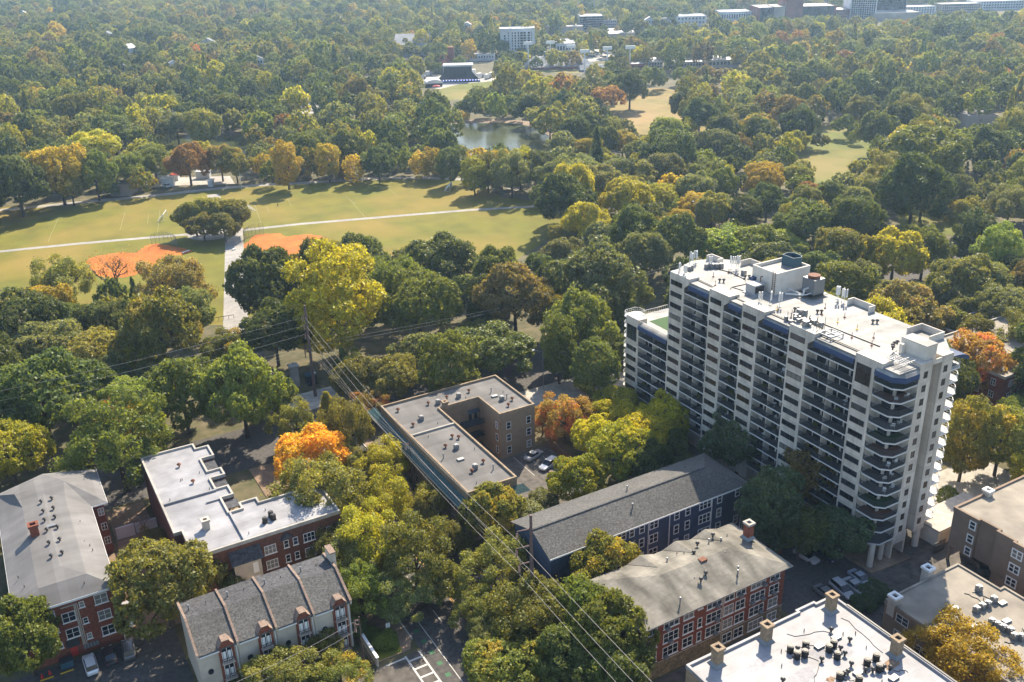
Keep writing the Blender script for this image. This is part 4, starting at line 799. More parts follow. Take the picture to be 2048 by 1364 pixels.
# ------------------------------------------------------------------ buildings seen far beyond the park
def grp_windows(t, W, H, cols, rows, m='blue_glass', z0=1.5, side=0, D=0, w=None, h=None, stuff=False):
    """Windows on the front (local -y) face, each a part unless too small."""
    cw, rh = W/cols, (H-z0)/rows; w = w or cw*.5; h = h or rh*.5
    me = MB().box(-w/2, w/2, -.12, 0, -h/2, h/2)
    if stuff:
        b = MB()
        for i in range(cols):
            for j in range(rows):
                x, z = -W/2+cw*(i+.5), z0+rh*(j+.5); b.box(x-w/2, x+w/2, -.12, 0, z-h/2, z+h/2)
        b.obj('windows', m, t, (0, -D/2, 0), kind='stuff')
    else:
        me = me.mesh('window', m)
        for i in range(cols):
            for j in range(rows): link('window', me, t, (-W/2+cw*(i+.5), -D/2, z0+rh*(j+.5)))
def far_building(name, label, x0, x1, yb, yt, depth, wall, roof, cols=0, rows=0, yaw=None, cat='building', stuff=False, glass='window_glass', par=.5, w=None, h=None):
    """x0..x1 photo columns, yb foot row (hidden behind trees), yt row of the front roof edge."""
    c = px((x0+x1)/2, yb); k = ppm(c); W = (x1-x0)/k
    lo, hi = 1, 120
    for _ in range(40):
        mid = (lo+hi)/2
        if proj((c.x, c.y, mid))[1] > yt: lo = mid
        else: hi = mid
    H = lo; yw = -YAW if yaw is None else yaw
    fw = Vector((-math.sin(yw), math.cos(yw), 0)); c2 = c+fw*depth/2
    t = thing(name, label, cat, (c2.x, c2.y, 0), yw)
    MB().box(-W/2, W/2, -depth/2, depth/2, -.5, H).obj('wall', wall, t)
    MB().box(-W/2+.3, W/2-.3, -depth/2+.3, depth/2-.3, H+.01, H+.06).obj('roof', roof, t)
    ring(MB(), [(-W/2, -depth/2), (W/2, -depth/2), (W/2, depth/2), (-W/2, depth/2)], .3, H-.2, H+par, .08).obj('parapet', wall, t)
    if cols: grp_windows(t, W*.94, H, cols, rows, glass, D=depth, stuff=stuff, w=w, h=h)
    return t, W, H
mat('far_white', (.62, .63, .63), .8, .08, .05); mat('far_grey', (.36, .37, .38), .8, .1, .05); mat('far_brick', (.24, .09, .06), .85, .15, .05); mat('far_roof', (.60, .58, .55), .8, .1, .05)
mat('far_tan', (.42, .36, .29), .8, .1, .05); mat('slate_roof', (.17, .18, .19), .8, .15, .2); mat('tile_roof', (.33, .12, .07), .85, .2, .3)
t, W, H = far_building('hotel_building', 'pale seven storey block with rows of dark arched windows above the stadium', 1001, 1070, 112, 58, 16, 'far_white', 'far_roof', 0, 0)
cols = [(-.36, 1.6), (-.25, 1.0), (-.15, 1.6), (-.06, 1.6), (.03, 1.6), (.12, 3.0), (.21, 2.6), (.33, 2.4), (.42, 1.5)]
for j in range(7):
    for f_, w in cols:
        if j == 6 and f_ < -.3: continue
        b = MB().box(-w*.38, w*.38, -.15, 0, -.75, .75); link('window', b.mesh('window', 'blue_glass'), t, (f_*W, -8, 6+j*(H-8)/6.6))
for x in (-.44, -.2, .46): MB().box(x*W-1.2, x*W+1.2, -8.35, -8.16, 0, H+.8).obj('pilaster', 'far_white', t)
far_building('parking_deck', 'grey six storey building with open bands, right of the pale hotel block', 1160, 1206, 62, 33, 30, 'far_grey', 'far_roof', 9, 6, glass='dark_glass', w=4.5, h=1.6)
far_building('office_building', 'low grey annexe beside the banded grey building', 1207, 1233, 60, 41, 25, 'far_grey', 'far_roof', 6, 3)
far_building('apartment_building', 'small white block left of the banded grey building in the distance', 1090, 1128, 60, 39, 15, 'far_white', 'far_roof', 7, 3)
far_building('warehouse', 'long low white roofed warehouse between trees right of the pale hotel', 1092, 1166, 68, 54, 40, 'far_tan', 'white_membrane')
far_building('warehouse', 'broad flat white roof among trees in the upper middle', 1218, 1284, 80, 68, 55, 'far_tan', 'white_membrane')
far_building('warehouse', 'white roofed hall beside the parked cars near the stadium', 1112, 1150, 108, 88, 40, 'far_white', 'white_membrane', 6, 1)
far_building('school_building', 'low flat pale school building right of the stadium with tan walls', 1296, 1325, 140, 125, 30, 'far_tan', 'white_membrane', 5, 2)
far_building('school_building', 'long low white roofed wing at the far end of the stadium', 1348, 1410, 138, 125, 25, 'far_tan', 'white_membrane', 10, 1)
far_building('school_building', 'pale roofed hall with a roof lantern right of the stadium', 1415, 1478, 136, 121, 30, 'far_tan', 'white_membrane', 8, 1)
far_building('school_building', 'flat roofed brick building behind the stadium light masts', 1262, 1292, 143, 129, 20, 'far_brick', 'white_membrane', 5, 1)
far_building('gymnasium', 'cream hall with flat white roof left of the pitched grey roof hall', 762, 838, 112, 94, 40, 'far_white', 'white_membrane', 0, 0)
t, W, H = far_building('gymnasium', 'large cream hall with long grey pitched roof near the top left of the park', 790, 852, 112, 90, 50, 'far_white', 'slate_roof')
MB().add([(-W/2-1, -26, H+.1), (W/2+1, -26, H+.1), (W/2+1, 26, H+.1), (-W/2-1, 26, H+.1), (-W/2-1, 0, H+7), (W/2+1, 0, H+7)], [(0, 1, 5, 4), (2, 3, 4, 5), (1, 2, 5), (3, 0, 4)]).obj('roof', 'slate_roof', t)
t, W, H = far_building('church_hall', 'white two storey house with grey hipped roof beside orange trees', 872, 894, 107, 94, 14, 'far_white', 'slate_roof', 5, 2)
MB().add([(-W/2-1, -8, H+.6), (W/2+1, -8, H+.6), (W/2+1, 8, H+.6), (-W/2-1, 8, H+.6), (-W/2+4, 0, H+4), (W/2-4, 0, H+4)], [(0, 1, 5, 4), (2, 3, 4, 5), (1, 2, 5), (3, 0, 4)]).obj('roof', 'slate_roof', t)
far_building('shop_row', 'long low white building behind the concert stage', 922, 990, 122, 110, 14, 'far_white', 'white_membrane', 12, 1)
t, W, H = far_building('park_house', 'stone house with red tiled roof left of the concert stage', 874, 902, 146, 132, 16, 'far_tan', 'tile_roof', 4, 1)
MB().add([(-W/2-1, -9, H+.6), (W/2+1, -9, H+.6), (W/2+1, 9, H+.6), (-W/2-1, 9, H+.6), (-W/2+3, 0, H+7), (W/2-1, 0, H+7)], [(0, 1, 5, 4), (2, 3, 4, 5), (1, 2, 5), (3, 0, 4)]).obj('roof', 'tile_roof', t)
MB().box(W/2-2, W/2+2.5, -3, 2, 0, H+13).obj('tower', 'far_brick', t)
# big brick market building, glass tower and neighbours on the skyline
t, W, H = far_building('market_building', 'huge brown brick building with a square tower on the skyline', 1515, 1670, 46, 14, 40, 'far_brick', 'far_roof', 34, 6, stuff=True, w=2.6, h=2.6)
MB().box(-W/2+28, -W/2+46, -22, 10, 0, H+12).obj('tower', 'far_brick', t); MB().box(-W/2+16, -W/2+27, -23, 10, 0, H+1).obj('wing', 'far_tan', t)
far_building('market_building', 'lower red brick annexe between brick market and glass tower', 1670, 1697, 44, 20, 30, 'far_brick', 'far_roof', 8, 4, stuff=True)
t, W, H = far_building('glass_tower', 'pale tower with a grid of dark windows cut off by the top edge', 1698, 1750, 42, -60, 24, 'far_white', 'far_roof', 11, 26, stuff=True, glass='blue_glass', w=1.9, h=1.5)
t, W, H = far_building('office_tower', 'broad bluish grey tower right of the pale gridded tower', 1750, 1810, 36, -30, 40, 'far_grey', 'far_roof', 14, 16, stuff=True, glass='blue_glass', w=2.6, h=2.2)
far_building('apartment_building', 'white five storey apartments right of the tall towers on the skyline', 1794, 1870, 34, 14, 20, 'far_white', 'far_roof', 13, 4, stuff=True)
far_building('apartment_building', 'long cream apartment block near the top right corner', 1880, 1960, 30, 8, 20, 'far_tan', 'far_roof', 18, 4, stuff=True)
far_building('apartment_building', 'white flat roofed row at the right end of the skyline', 1945, 2060, 20, 2, 20, 'far_white', 'white_membrane', 20, 3, stuff=True)
far_building('warehouse', 'white flat roof below the white skyline apartments', 1745, 1840, 42, 26, 30, 'far_tan', 'white_membrane')
far_building('office_building', 'grey block far behind the brick market', 1600, 1690, 20, -12, 30, 'far_grey', 'far_roof', 16, 4, stuff=True)
far_building('office_building', 'pale grey tower blocks left of the brick market tower', 1548, 1600, 18, -6, 30, 'far_grey', 'far_roof', 8, 5, stuff=True)
far_building('warehouse', 'white pavilion hall left of the brick market', 1440, 1502, 44, 24, 30, 'far_white', 'white_membrane', 12, 1)
far_building('warehouse', 'small white block left of the pavilion hall', 1352, 1412, 52, 33, 30, 'far_white', 'white_membrane', 8, 2)
far_building('shop_building', 'white flat roofed unit among trees at the right edge of the skyline', 2015, 2060, 60, 38, 18, 'far_white', 'far_roof', 7, 2)
far_building('house', 'white house amid trees below the right end of the skyline', 1890, 1906, 62, 44, 12, 'far_white', 'slate_roof', 3, 2)
far_building('recreation_hall', 'low brown roofed hall at the far edge of the park on the right', 1680, 1712, 200, 187, 16, 'far_brick', 'tile_roof')
far_building('recreation_hall', 'second brown roofed hall right of the first one at the park edge', 1738, 1762, 204, 192, 16, 'far_brick', 'tile_roof')
far_building('warehouse', 'pale roofed shed near the right edge above the park', 1972, 2010, 186, 168, 22, 'far_white', 'white_membrane')
far_building('pavilion', 'flat grey roofed pavilion in the trees near the right edge', 1932, 1990, 262, 232, 16, 'far_tan', 'grey_roofing')
far_building('storage_shed', 'grey roofed shed in the trees behind the meadow path', 222, 262, 392, 372, 9, 'far_tan', 'slate_roof')
# scattered gabled houses on the wooded slope
HOUSES = [('white gabled house in the trees near the top left corner', 52, 36, 24, 'far_white'), ('grey roofed house in the upper left woods', 220, 84, 26, 'far_tan'), ('white house with pale roof in the upper left woods', 262, 112, 24, 'far_white'),
 ('small cream cottage left of the red maple in the woods', 245, 152, 20, 'far_tan'), ('pale gabled house right of the red maple in the woods', 352, 146, 14, 'far_white'), ('grey roofed house above the yellow crowns upper left', 420, 100, 26, 'far_grey'),
 ('white roofed house in the upper woods near the centre left', 560, 98, 16, 'far_white'), ('white gabled house left of the cream hall', 520, 138, 18, 'far_white'), ('small white house far behind the cream halls', 680, 44, 14, 'far_white'),
 ('tiny white house between distant trees left of the pale hotel', 935, 62, 16, 'far_white'), ('white twin gabled house beyond the banded grey building', 1298, 52, 18, 'far_white'), ('grey house right of the twin gabled house', 1330, 54, 18, 'far_grey'),
 ('white gabled house below the right skyline', 1925, 60, 16, 'far_white'), ('brown roofed house in the woods right of the clearing', 1530, 150, 14, 'far_tan'), ('pale house at the end of the wooded ridge', 150, 130, 16, 'far_white'), ('white cottage roof behind the yellow crowns', 150, 142, 18, 'far_grey'), ('blue grey house in the trees at the upper left edge', 175, 106, 18, 'far_grey'), ('white church with a small spire in the upper woods', 681, 50, 7, 'far_white')]
for lab, x, y, w, wl in HOUSES:
    c = px(x, y+14); k = ppm(c); W = w/k; D = W*.7
    t = thing('house', lab, 'house', c, -YAW+rnd.uniform(-.6, .6)); Hh = 13
    m = MB(); yz(m, [(-W/2, -.3), (W/2, -.3), (W/2, Hh), (0, Hh+W*.28), (-W/2, Hh)], -D/2, D/2); m.obj('wall', wl, t)
    rf = MB().add([(-W/2-.6, -D/2-.6, Hh-.2), (0, -D/2-.6, Hh+W*.28+.15), (0, D/2+.6, Hh+W*.28+.15), (-W/2-.6, D/2+.6, Hh-.2), (W/2+.6, -D/2-.6, Hh-.2), (W/2+.6, D/2+.6, Hh-.2)], [(0, 1, 2, 3), (1, 4, 5, 2)]); rf.obj('roof', 'far_roof' if wl == 'far_white' else 'slate_roof', t)
    wm = MB().box(-.7, .7, -.1, 0, -.9, .9).mesh('window', 'window_glass')
    for i in (-.28, 0, .28): link('window', wm, t, (i*W, -D/2, Hh-2.2))
# ------------------------------------------------------------------ stadium
c = px(1110, 139); k = ppm(c); W = 92/k
t = thing('stadium_stand', 'grey raked concrete grandstand with aisles and a press box across the valley', 'stadium stand', c, -YAW); Dp = 26; Hs = 5
st = MB(); n = 14
for i in range(n): st.box(-W/2-i*.5, W/2+i*.5, i*Dp/n, (i+1)*Dp/n, 0, 2+Hs*i/n)
st.obj('seating', 'far_grey', t)
for sx in (-1, 1):
    a = MB()
    for i in range(n): a.box(sx*(W/2+4+i*.5)-3.5, sx*(W/2+4+i*.5)+3.5, 8-i*1.2, 9.2-i*1.2, 0, 6-i*.35)
    a.obj('side_seating', 'far_grey', t)
for f_ in (-.3, 0, .3):
    m = MB()
    for i in range(n): m.box(f_*W-.8, f_*W+.8, i*Dp/n-.05, (i+1)*Dp/n-.05, 0, 2.15+Hs*i/n)
    m.obj('aisle', 'far_white', t)
MB().box(-W*.2, W*.08, Dp, Dp+4, 0, Hs+5).obj('press_box', 'teal_panel', t); MB().box(-W/2, W/2, -.6, -.1, 0, 1.9).obj('front_wall', 'far_brick', t)
struct('stadium_field', MB().sheet(pts((1062, 146), (1158, 146), (1158, 138), (1062, 138)), .03), 'park_grass')
c = px(1225, 142); t = thing('stadium_stand', 'low dark stand running right of the raked grandstand', 'stadium stand', c, -YAW); W = 130/ppm(c)
m = MB()
for i in range(5): m.box(-W/2, W/2, i*2, i*2+2, 0, 1.6+i*.5)
m.obj('seating', 'far_grey', t); MB().box(-W/2, W/2, -.5, -.1, 0, 1.5).obj('front_wall', 'slate_roof', t)
ML = ['leftmost stadium light mast, left of the grandstand', 'stadium light mast behind the left part of the grandstand', 'stadium light mast behind the right part of the grandstand', 'stadium light mast at the right end of the grandstand', 'stadium light mast over the low stand', 'rightmost stadium light mast with a broad lamp head']
for lab, x, yb, yt in zip(ML, (1057, 1101, 1142, 1169, 1214, 1259), (140, 134, 134, 148, 148, 150), (88, 86, 94, 104, 98, 96)):
    c = px(x, yb); lo, hi = 5, 60
    for _ in range(30):
        mid = (lo+hi)/2
        if proj((c.x, c.y, mid))[1] > yt: lo = mid
        else: hi = mid
    t = thing('light_mast', lab, 'light mast', c, -YAW, 'stadium light masts')
    MB().cyl(0, 0, 0, lo, .55, 8, .35).obj('pole', 'white_paint', t); MB().box(-3.4, 3.4, -.5, .5, lo-.6, lo+1.6).obj('lamp_head', 'white_paint', t)
# ------------------------------------------------------------------ concert stage and tents
c = px(917, 163); k = ppm(c); W = 54/k
t = thing('concert_stage', 'black concert stage with pale roof and a row of blue lights at its foot', 'stage', c, -YAW)
MB().box(-W/2, W/2, 0, 9, 1.5, 10.5).obj('backdrop', 'dark_metal', t); MB().box(-W/2-1, W/2+1, -1, 10, 10.52, 11.6).obj('roof', 'far_white', t)
MB().box(-W/2-6, W/2+6, -4, 0, 0, 1.4).obj('deck', 'dark_metal', t)
for s in (-1, 1): MB().add([(s*W/2, -.5, 7), (s*(W/2+5), -.5, 1.5), (s*W/2, -.5, 1.5), (s*W/2, 3, 7), (s*(W/2+5), 3, 1.5), (s*W/2, 3, 1.5)], [(0, 1, 2), (5, 4, 3), (0, 3, 4, 1), (1, 4, 5, 2), (2, 5, 3, 0)]).obj('side_wing', 'dark_metal', t)
for i in range(8): MB().box(-W/2+W*i/7-.25, -W/2+W*i/7+.25, -.8, -.6, 1.4, 10.5).obj('truss', 'rail_dark', t)
em = bpy.data.materials.new('stage_light'); em.use_nodes = True; b = em.node_tree.nodes['Principled BSDF']; b.inputs['Base Color'].default_value = (.2, .25, 1, 1); b.inputs['Emission Color'].default_value = (.35, .4, 1, 1); b.inputs['Emission Strength'].default_value = 2.5; MATS['stage_light'] = em
lm = MB().box(-.25, .25, -.2, .2, 0, .5).mesh('stage_lamp', 'stage_light')
for i in range(15): link('stage_lamp', lm, t, (-W/2-5+i*(W+10)/14, -4.3, 1.2))
c = px(867, 172); t = thing('tent', 'white arched marquee with dark open side left of the concert stage', 'tent', c, -YAW+.25); w2 = 17/ppm(c)
m = MB(); yz(m, [(w2*math.cos(a*math.pi/10), 2.4+2.6*math.sin(a*math.pi/10)) for a in range(11)], -5, 5); m.obj('canopy', 'white_paint', t); MB().box(-w2+.4, w2-.4, -4.6, 4.6, 0, 2.38).obj('interior', 'dark_metal', t)
c = px(873, 179); t = thing('tent', 'small red canopy tent in front of the white marquee', 'tent', c, -YAW)
MB().add([(-2.5, -1.5, 2.3), (2.5, -1.5, 2.3), (2.5, 1.5, 2.3), (-2.5, 1.5, 2.3), (0, 0, 3.2)], [(0, 1, 4), (1, 2, 4), (2, 3, 4), (3, 0, 4)]).obj('canopy', 'red_paint', t); MB().box(-2.4, 2.4, -1.4, 1.4, 1.8, 2.28).obj('valance', 'red_paint', t)
m = MB()
for x in (-2.4, 2.3):
    for y in (-1.4, 1.3): m.box(x, x+.1, y, y+.1, 0, 1.8)
m.obj('legs', 'white_paint', t)
struct('stage_forecourt', MB().sheet(pts((840, 172), (850, 150), (1010, 148), (1010, 160), (920, 168), (880, 178)), .008), 'concrete')
struct('car_park', MB().sheet(pts((596, 228), (600, 200), (640, 196), (720, 192), (720, 202), (670, 204), (640, 226)), .008), 'concrete')
struct('car_park', MB().sheet(pts((1150, 126), (1160, 100), (1220, 96), (1240, 118)), .012), 'concrete')
struct('car_park', MB().sheet(pts((310, 372), (320, 356), (460, 352), (470, 368)), .018), 'concrete')
# broadcast mast lines and pylons in the distance
for lab, x, yb, yt, r_ in (('thin grey radio mast rising right of the cream gymnasium', 862, 112, 62, .35), ('thin lattice radio mast above the banded grey building', 1188, 40, -40, .5), ('thin pole rising behind the pale hotel block', 1071, 112, 78, .25)):
    c = px(x, yb); lo, hi = 5, 140
    for _ in range(30):
        mid = (lo+hi)/2
        if proj((c.x, c.y, mid))[1] > yt: lo = mid
        else: hi = mid
    t = thing('radio_mast', lab, 'radio mast', c); m = MB()
    for a in range(3): m.tube((r_*math.cos(a*2.09), r_*math.sin(a*2.09), 0), (r_*math.cos(a*2.09), r_*math.sin(a*2.09), lo), .14, n=4)
    for i in range(int(lo/3)): m.tube((r_, 0, i*3), (r_*math.cos(2.09), r_*math.sin(2.09), i*3+3), .08, n=3, cap=False)
    m.obj('lattice', 'flat_grey', t)
# ------------------------------------------------------------------ poles and wires
mat('pole_steel', (.17, .11, .10), .7, .15, 2); mat('pole_wood', (.14, .10, .075), .9, .2, 3); plain('wire_grey', (.34, .32, .30), .6)
def tall_pole(name, label, x, y, h, arms, side, r0=.42, m='pole_steel', grp=None):
    t = thing(name, label, 'power pole', (x, y, 0), 0, grp)
    MB().cyl(0, 0, 0, h, r0, 12, r0*.5).obj('pole', m, t)
    for z, L in arms:
        a = MB().tube((0, 0, z-.35), (side*L, 0, z), .16, .08, 6); a.obj('crossarm', 'pole_steel', t)
        i = MB(); i.tube((side*L, 0, z), (side*L, 0, z-1.5), .07, n=6)
        for k in range(5): i.cyl(side*L, 0, z-1.4+k*.25, z-1.33+k*.25, .16, 8)
        i.obj('insulator', 'pole_steel', t)
    return t
tall_pole('power_pole', 'tall brownish steel power pole at the street corner by the park gate', 59.1, 200.4, 23.4, [(20.9, .7), (18.8, .7), (16.6, .7), (13.6, 1.2), (12.8, 1.2), (12.0, 1.2)], -1)
tall_pole('power_pole', 'tall steel power pole with three bracket arms in front of the navy block', 60.5, 102.7, 21.7, [(19.6, 2.4), (16.6, 2.6), (13.6, 2.2)], -1)
def wire(a, b, sag, r=.02, n=14):
    a, b = Vector(a), Vector(b); return [a.lerp(b, k/n)-Vector((0, 0, sag*4*(k/n)*(1-k/n))) for k in range(n+1)]
def wires(name, label, L, r=.02, grp='overhead wires'):
    o = MB()
    for a, b, s in L: o.path(wire(a, b, s), r, 4)
    return tag(o.obj(name, 'wire_grey'), label, 'power line', grp)
P1, P2, P3 = (59.1, 200.4), (60.5, 102.7), (60.2, 8)
for n_, z1, z2 in (('top', 20.6, 18.1), ('middle', 18.5, 15.1), ('lowest', 16.3, 12.1)):
    wires('overhead_wire', f'{n_} of the three heavy wires between the corner pole and the bracketed pole', [((P1[0]-.3, P1[1]-.4, z1), (P2[0]-2.4, P2[1], z2), 2.2)])
    wires('overhead_wire', f'{n_} of the three wires running from the bracketed pole to the bottom right', [((P2[0]-2.4, P2[1], z2), (P3[0]-2.4, P3[1], z2+1), 1.6)])
    wires('overhead_wire', f'{n_} of the three upper wires from the corner pole to the left edge', [((P1[0]-.7, P1[1], z1), (-70, 203, z1+.3), 2.4)])
for n_, z1 in (('upper', 13.4), ('middle', 12.6), ('lower', 11.8)):
    wires('overhead_wire', f'{n_} of the three thinner low wires from the corner pole leftwards', [((P1[0]-1.2, P1[1], z1), (-70, 203, z1-.4), 2.0)], .018)
    wires('overhead_wire', f'{n_} wire of the low bundle from the corner pole along the street trees', [((P1[0]+.2, P1[1]-.3, z1-.6), (61.5, 150, z1-3.2), 1.2), ((61.5, 150, z1-3.2), (61.5, 100, z1-3.2), 1.0)], .013)
for n_, z1 in (('upper', 13.8), ('lower', 13.0)):
    wires('overhead_wire', f'{n_} of the two wires from the corner pole to the right over the trees', [((P1[0]+.5, P1[1], z1), (165, 196, z1+.5), 1.6)], .018)
tall_pole('utility_pole', 'short wooden utility pole beside the green canopied block', 61.5, 150, 11.5, [(11, .8)], -1, .18, 'pole_wood')
tp = px(729, 1335)
tall_pole('utility_pole', 'wooden utility pole right of the row of townhouses', tp.x, tp.y, 9.6, [(9.2, .7), (8.4, .7)], -1, .16, 'pole_wood')
for n_, z1 in (('upper', 9.0), ('lower', 7.3)):
    wires('overhead_wire', f'{n_} wire crossing in front of the townhouses', [((tp.x-.6, tp.y, z1), (8, 106.5, z1-.6), .8)], .018)
q = px(500//1, 1500); 
# ------------------------------------------------------------------ lamps and signs
plain('lamp_white', (.75, .75, .72), .4)
def lamp(label, x, y, h, arm=1.8, m='galvanised'):
    t = thing('street_lamp', label, 'street lamp', (x, y, 0)); MB().cyl(0, 0, 0, h, .12, 8, .08).obj('pole', m, t)
    MB().tube((0, 0, h-.3), (-arm, .4, h+.5), .05, n=5).obj('arm', m, t); MB().box(-arm-.5, -arm+.1, .28, .52, h+.42, h+.6).obj('lamp_head', 'lamp_white', t)
lamp('grey street lamp on a thick pole beside the avenue right of the tan block', 107.0, 174.5, 10, 2.2)
lamp('slim street lamp under the big trees left on the avenue', 10.5, 196.5, 9, 1.6)
b = px(1389, 484); lamp('pale lamp post among trees left of the tower roof', b.x, b.y, 14, 1.0)
b = px(484, 381); t = thing('flag_pole', 'thin white pole at the crossing beyond the round grove', 'pole', b); MB().cyl(0, 0, 0, 7.5, .09, 6).obj('pole', 'lamp_white', t)
t = thing('parking_sign', 'small white sign on a post beside the left car park', 'sign', (5.9, 135.0, 0)); MB().cyl(0, 0, 0, 2.0, .06, 6).obj('post', 'dark_metal', t); MB().box(-.55, .55, -.05, 0, 2.0, 2.9).obj('panel', 'lamp_white', t)
b = px(808, 1250); t = thing('street_sign', 'dark sign post with a white plate beside the street pavement', 'sign', (40.6, 113.6, .13)); MB().cyl(0, 0, 0, 2.6, .09, 6).obj('post', 'dark_metal', t); MB().box(-.35, .35, -.08, -.02, 1.6, 2.5).obj('panel', 'lamp_white', t)
b = px(600, 762); t = thing('gate_pillar', 'grey stone gate pillar with a ball finial at the park entrance', 'gate pillar', (57.0, 208.8, 0))
MB().box(-.9, .9, -.9, .9, 0, 5.2).obj('shaft', 'concrete', t); MB().box(-1.15, 1.15, -1.15, 1.15, 5.2, 5.6).obj('cap', 'concrete', t); MB().cyl(0, 0, 5.6, 6.3, .4, 10, .15).obj('finial', 'concrete', t)
t = thing('bus_shelter', 'green roofed kiosk beside the stone gate pillar', 'kiosk', (60.6, 207.5, 0)); MB().box(-1.4, 1.4, -1, 1, 2.6, 2.85).obj('roof', 'teal_panel', t); MB().box(-1.2, 1.2, -.8, .8, 0, 2.59).obj('body', 'blue_glass', t)
t = thing('retaining_wall', 'white low wall running beside the townhouse yard', 'wall', (36.4, 108.2, 0)); MB().box(0, .3, 0, 9, 0, 1.7).obj('wall', 'stucco_beige', t); MB().box(-.08, .38, -.1, 9.1, 1.7, 1.82).obj('coping', 'white_paint', t)
t = thing('yard_wall', 'white wall segments between left brick block and white-roofed block', 'wall', (8.3, 164, 0)); MB().box(0, 3.2, 0, .3, 0, 2.4).obj('panel', 'far_white', t); MB().box(3.4, 7.2, .4, .7, 0, 2.0).obj('panel', 'far_white', t)
mat('fence_wood', (.20, .10, .06), .9, .2, 3)
t = thing('fence', 'brown board fence along the car park beside the tan block', 'fence', (93.2, 131, 0)); bm_ = MB().box(0, .06, 0, .28, 0, 2.1).mesh('board', 'fence_wood')
for i in range(62): link('board', bm_, t, (0, i*.31, 0), .0)
t = thing('fence', 'brown board fence behind the cars at the tower', 'fence', (97.6, 97, 0)); bm_ = MB().box(0, .28, 0, .06, 0, 1.9).mesh('board', 'fence_wood')
for i in range(34): link('board', bm_, t, (i*.31, 0, 0))
t = thing('security_gate', 'black iron gate between tower and brown block', 'gate', (129.6, 82.8, 0)); m = MB()
for i in range(14): m.box(i*.22, i*.22+.05, 0, .05, 0, 2.3)
m.box(0, 3, 0, .06, 2.2, 2.3); m.box(0, 3, 0, .06, .2, .3); m.obj('gate', 'dark_metal', t)
t = thing('dumpster', 'green dumpster beside the left brick block entrance', 'dumpster', (-4.0, 133.3, 0)); MB().box(-.9, .9, -.6, .6, .1, 1.2).obj('body', 'teal_panel', t); MB().box(-.95, .95, -.65, .65, 1.2, 1.3).obj('lid', 'rail_dark', t)
cone = MB().cyl(0, 0, .04, .8, .2, 10, .04); cone.box(-.25, .25, -.25, .25, 0, .04)
for i, (x, y) in enumerate(((-7.6, 132.7), (-6.5, 132.9))): tag(cone.obj('traffic_cone', 'red_paint', None, (x, y, .01)), ('left' if i == 0 else 'right')+' of two red cones beside the left brick block', 'traffic cone', 'traffic cones')
st_ = MB().box(-.95, .95, -.09, .09, 0, .14)
for x, y, lab in ((-7.0, 132.0, 'yellow wheel stop in front of the red cones'), (-4.2, 132.0, 'yellow wheel stop in front of the green dumpster')): tag(st_.obj('wheel_stop', 'yellow_paint', None, (x, y, .012)), lab, 'wheel stop', 'wheel stops')
# red barrier in the alley
t = thing('barrier', 'bright red plastic barrier in the alley below the red brick block', 'barrier', (73.0, 79.5, 0), .4); xprof(MB(), [(-.3, 0), (.3, 0), (.12, 1), (-.12, 1)], -1.6, 1.6).obj('body', 'red_paint', t)
# ------------------------------------------------------------------ cars
def car_meshes(kind):
    k = ('car', kind)
    if k in _cache: return _cache[k]
    L = 4.8 if kind == 'suv' else 4.7; W = 1.84; H = 1.68 if kind == 'suv' else 1.42
    def loft(P):   # stations: x, halfwidth, z0, z1
        b = MB(); vs = []
        for x, hw, z0, z1 in P: vs += [(x, -hw*.93, z0), (x, -hw, z0+.18), (x, -hw, z1-.12), (x, -hw*.9, z1), (x, hw*.9, z1), (x, hw, z1-.12), (x, hw, z0+.18), (x, hw*.93, z0)]
        n = len(P); fs = [(i*8+j, i*8+(j+1) % 8, (i+1)*8+(j+1) % 8, (i+1)*8+j) for i in range(n-1) for j in range(8)]+[tuple(range(7, -1, -1)), tuple((n-1)*8+j for j in range(8))]
        return b.add(vs, [f[::-1] if len(f) == 4 else f for f in fs])
    l = L/2
    body = loft([(-l, W*.40, .34, .78), (-l+.12, W*.47, .28, .90 if kind != 'suv' else 1.0), (-l+.9, W*.5, .24, .95 if kind != 'suv' else 1.02), (0, W*.5, .22, .95), (l-1.3, W*.5, .22, .92), (l-.35, W*.48, .26, .78), (l, W*.40, .34, .66)])
    rear = -l+.25 if kind == 'suv' else -l+.75
    vs = []
    for x, hw, z in ((rear, W*.44, .93), (rear+(.25 if kind == 'suv' else .75), W*.37, H-.03), (.35, W*.37, H-.03), (l-1.25, W*.44, .92)): vs += [(x, -hw, z), (x, hw, z)]
    cab = MB().add(vs, [(0, 1, 3, 2), (2, 3, 5, 4), (4, 5, 7, 6), (0, 2, 4, 6), (1, 7, 5, 3)])
    x0 = rear+(.27 if kind == 'suv' else .77)
    roof = MB().box(x0, .36, -W*.36, W*.36, H-.035, H)
    wh = MB().tube((0, -.11, 0), (0, .11, 0), .33, n=14).mesh('wheel', 'dark_metal'); hub = MB().tube((0, -.125, 0), (0, .125, 0), .19, n=10).mesh('rim', 'galvanised')
    hl = MB().box(-.04, .04, -.2, .2, -.07, .07).mesh('headlight', 'lamp_white'); tl = MB().box(-.03, .03, -.2, .2, -.08, .08).mesh('tail_light', 'red_paint')
    _cache[k] = (body, cab.mesh('windows', 'dark_glass'), roof, wh, hub, hl, tl, L, W); return _cache[k]
def carpaint(c):
    n = 'paint_%d_%d_%d' % tuple(int(x*100) for x in c)
    if n not in MATS:
        plain(n, c, .28, .2, .6); MATS[n].node_tree.nodes['Principled BSDF'].inputs['Coat Weight'].default_value = .6
    return n
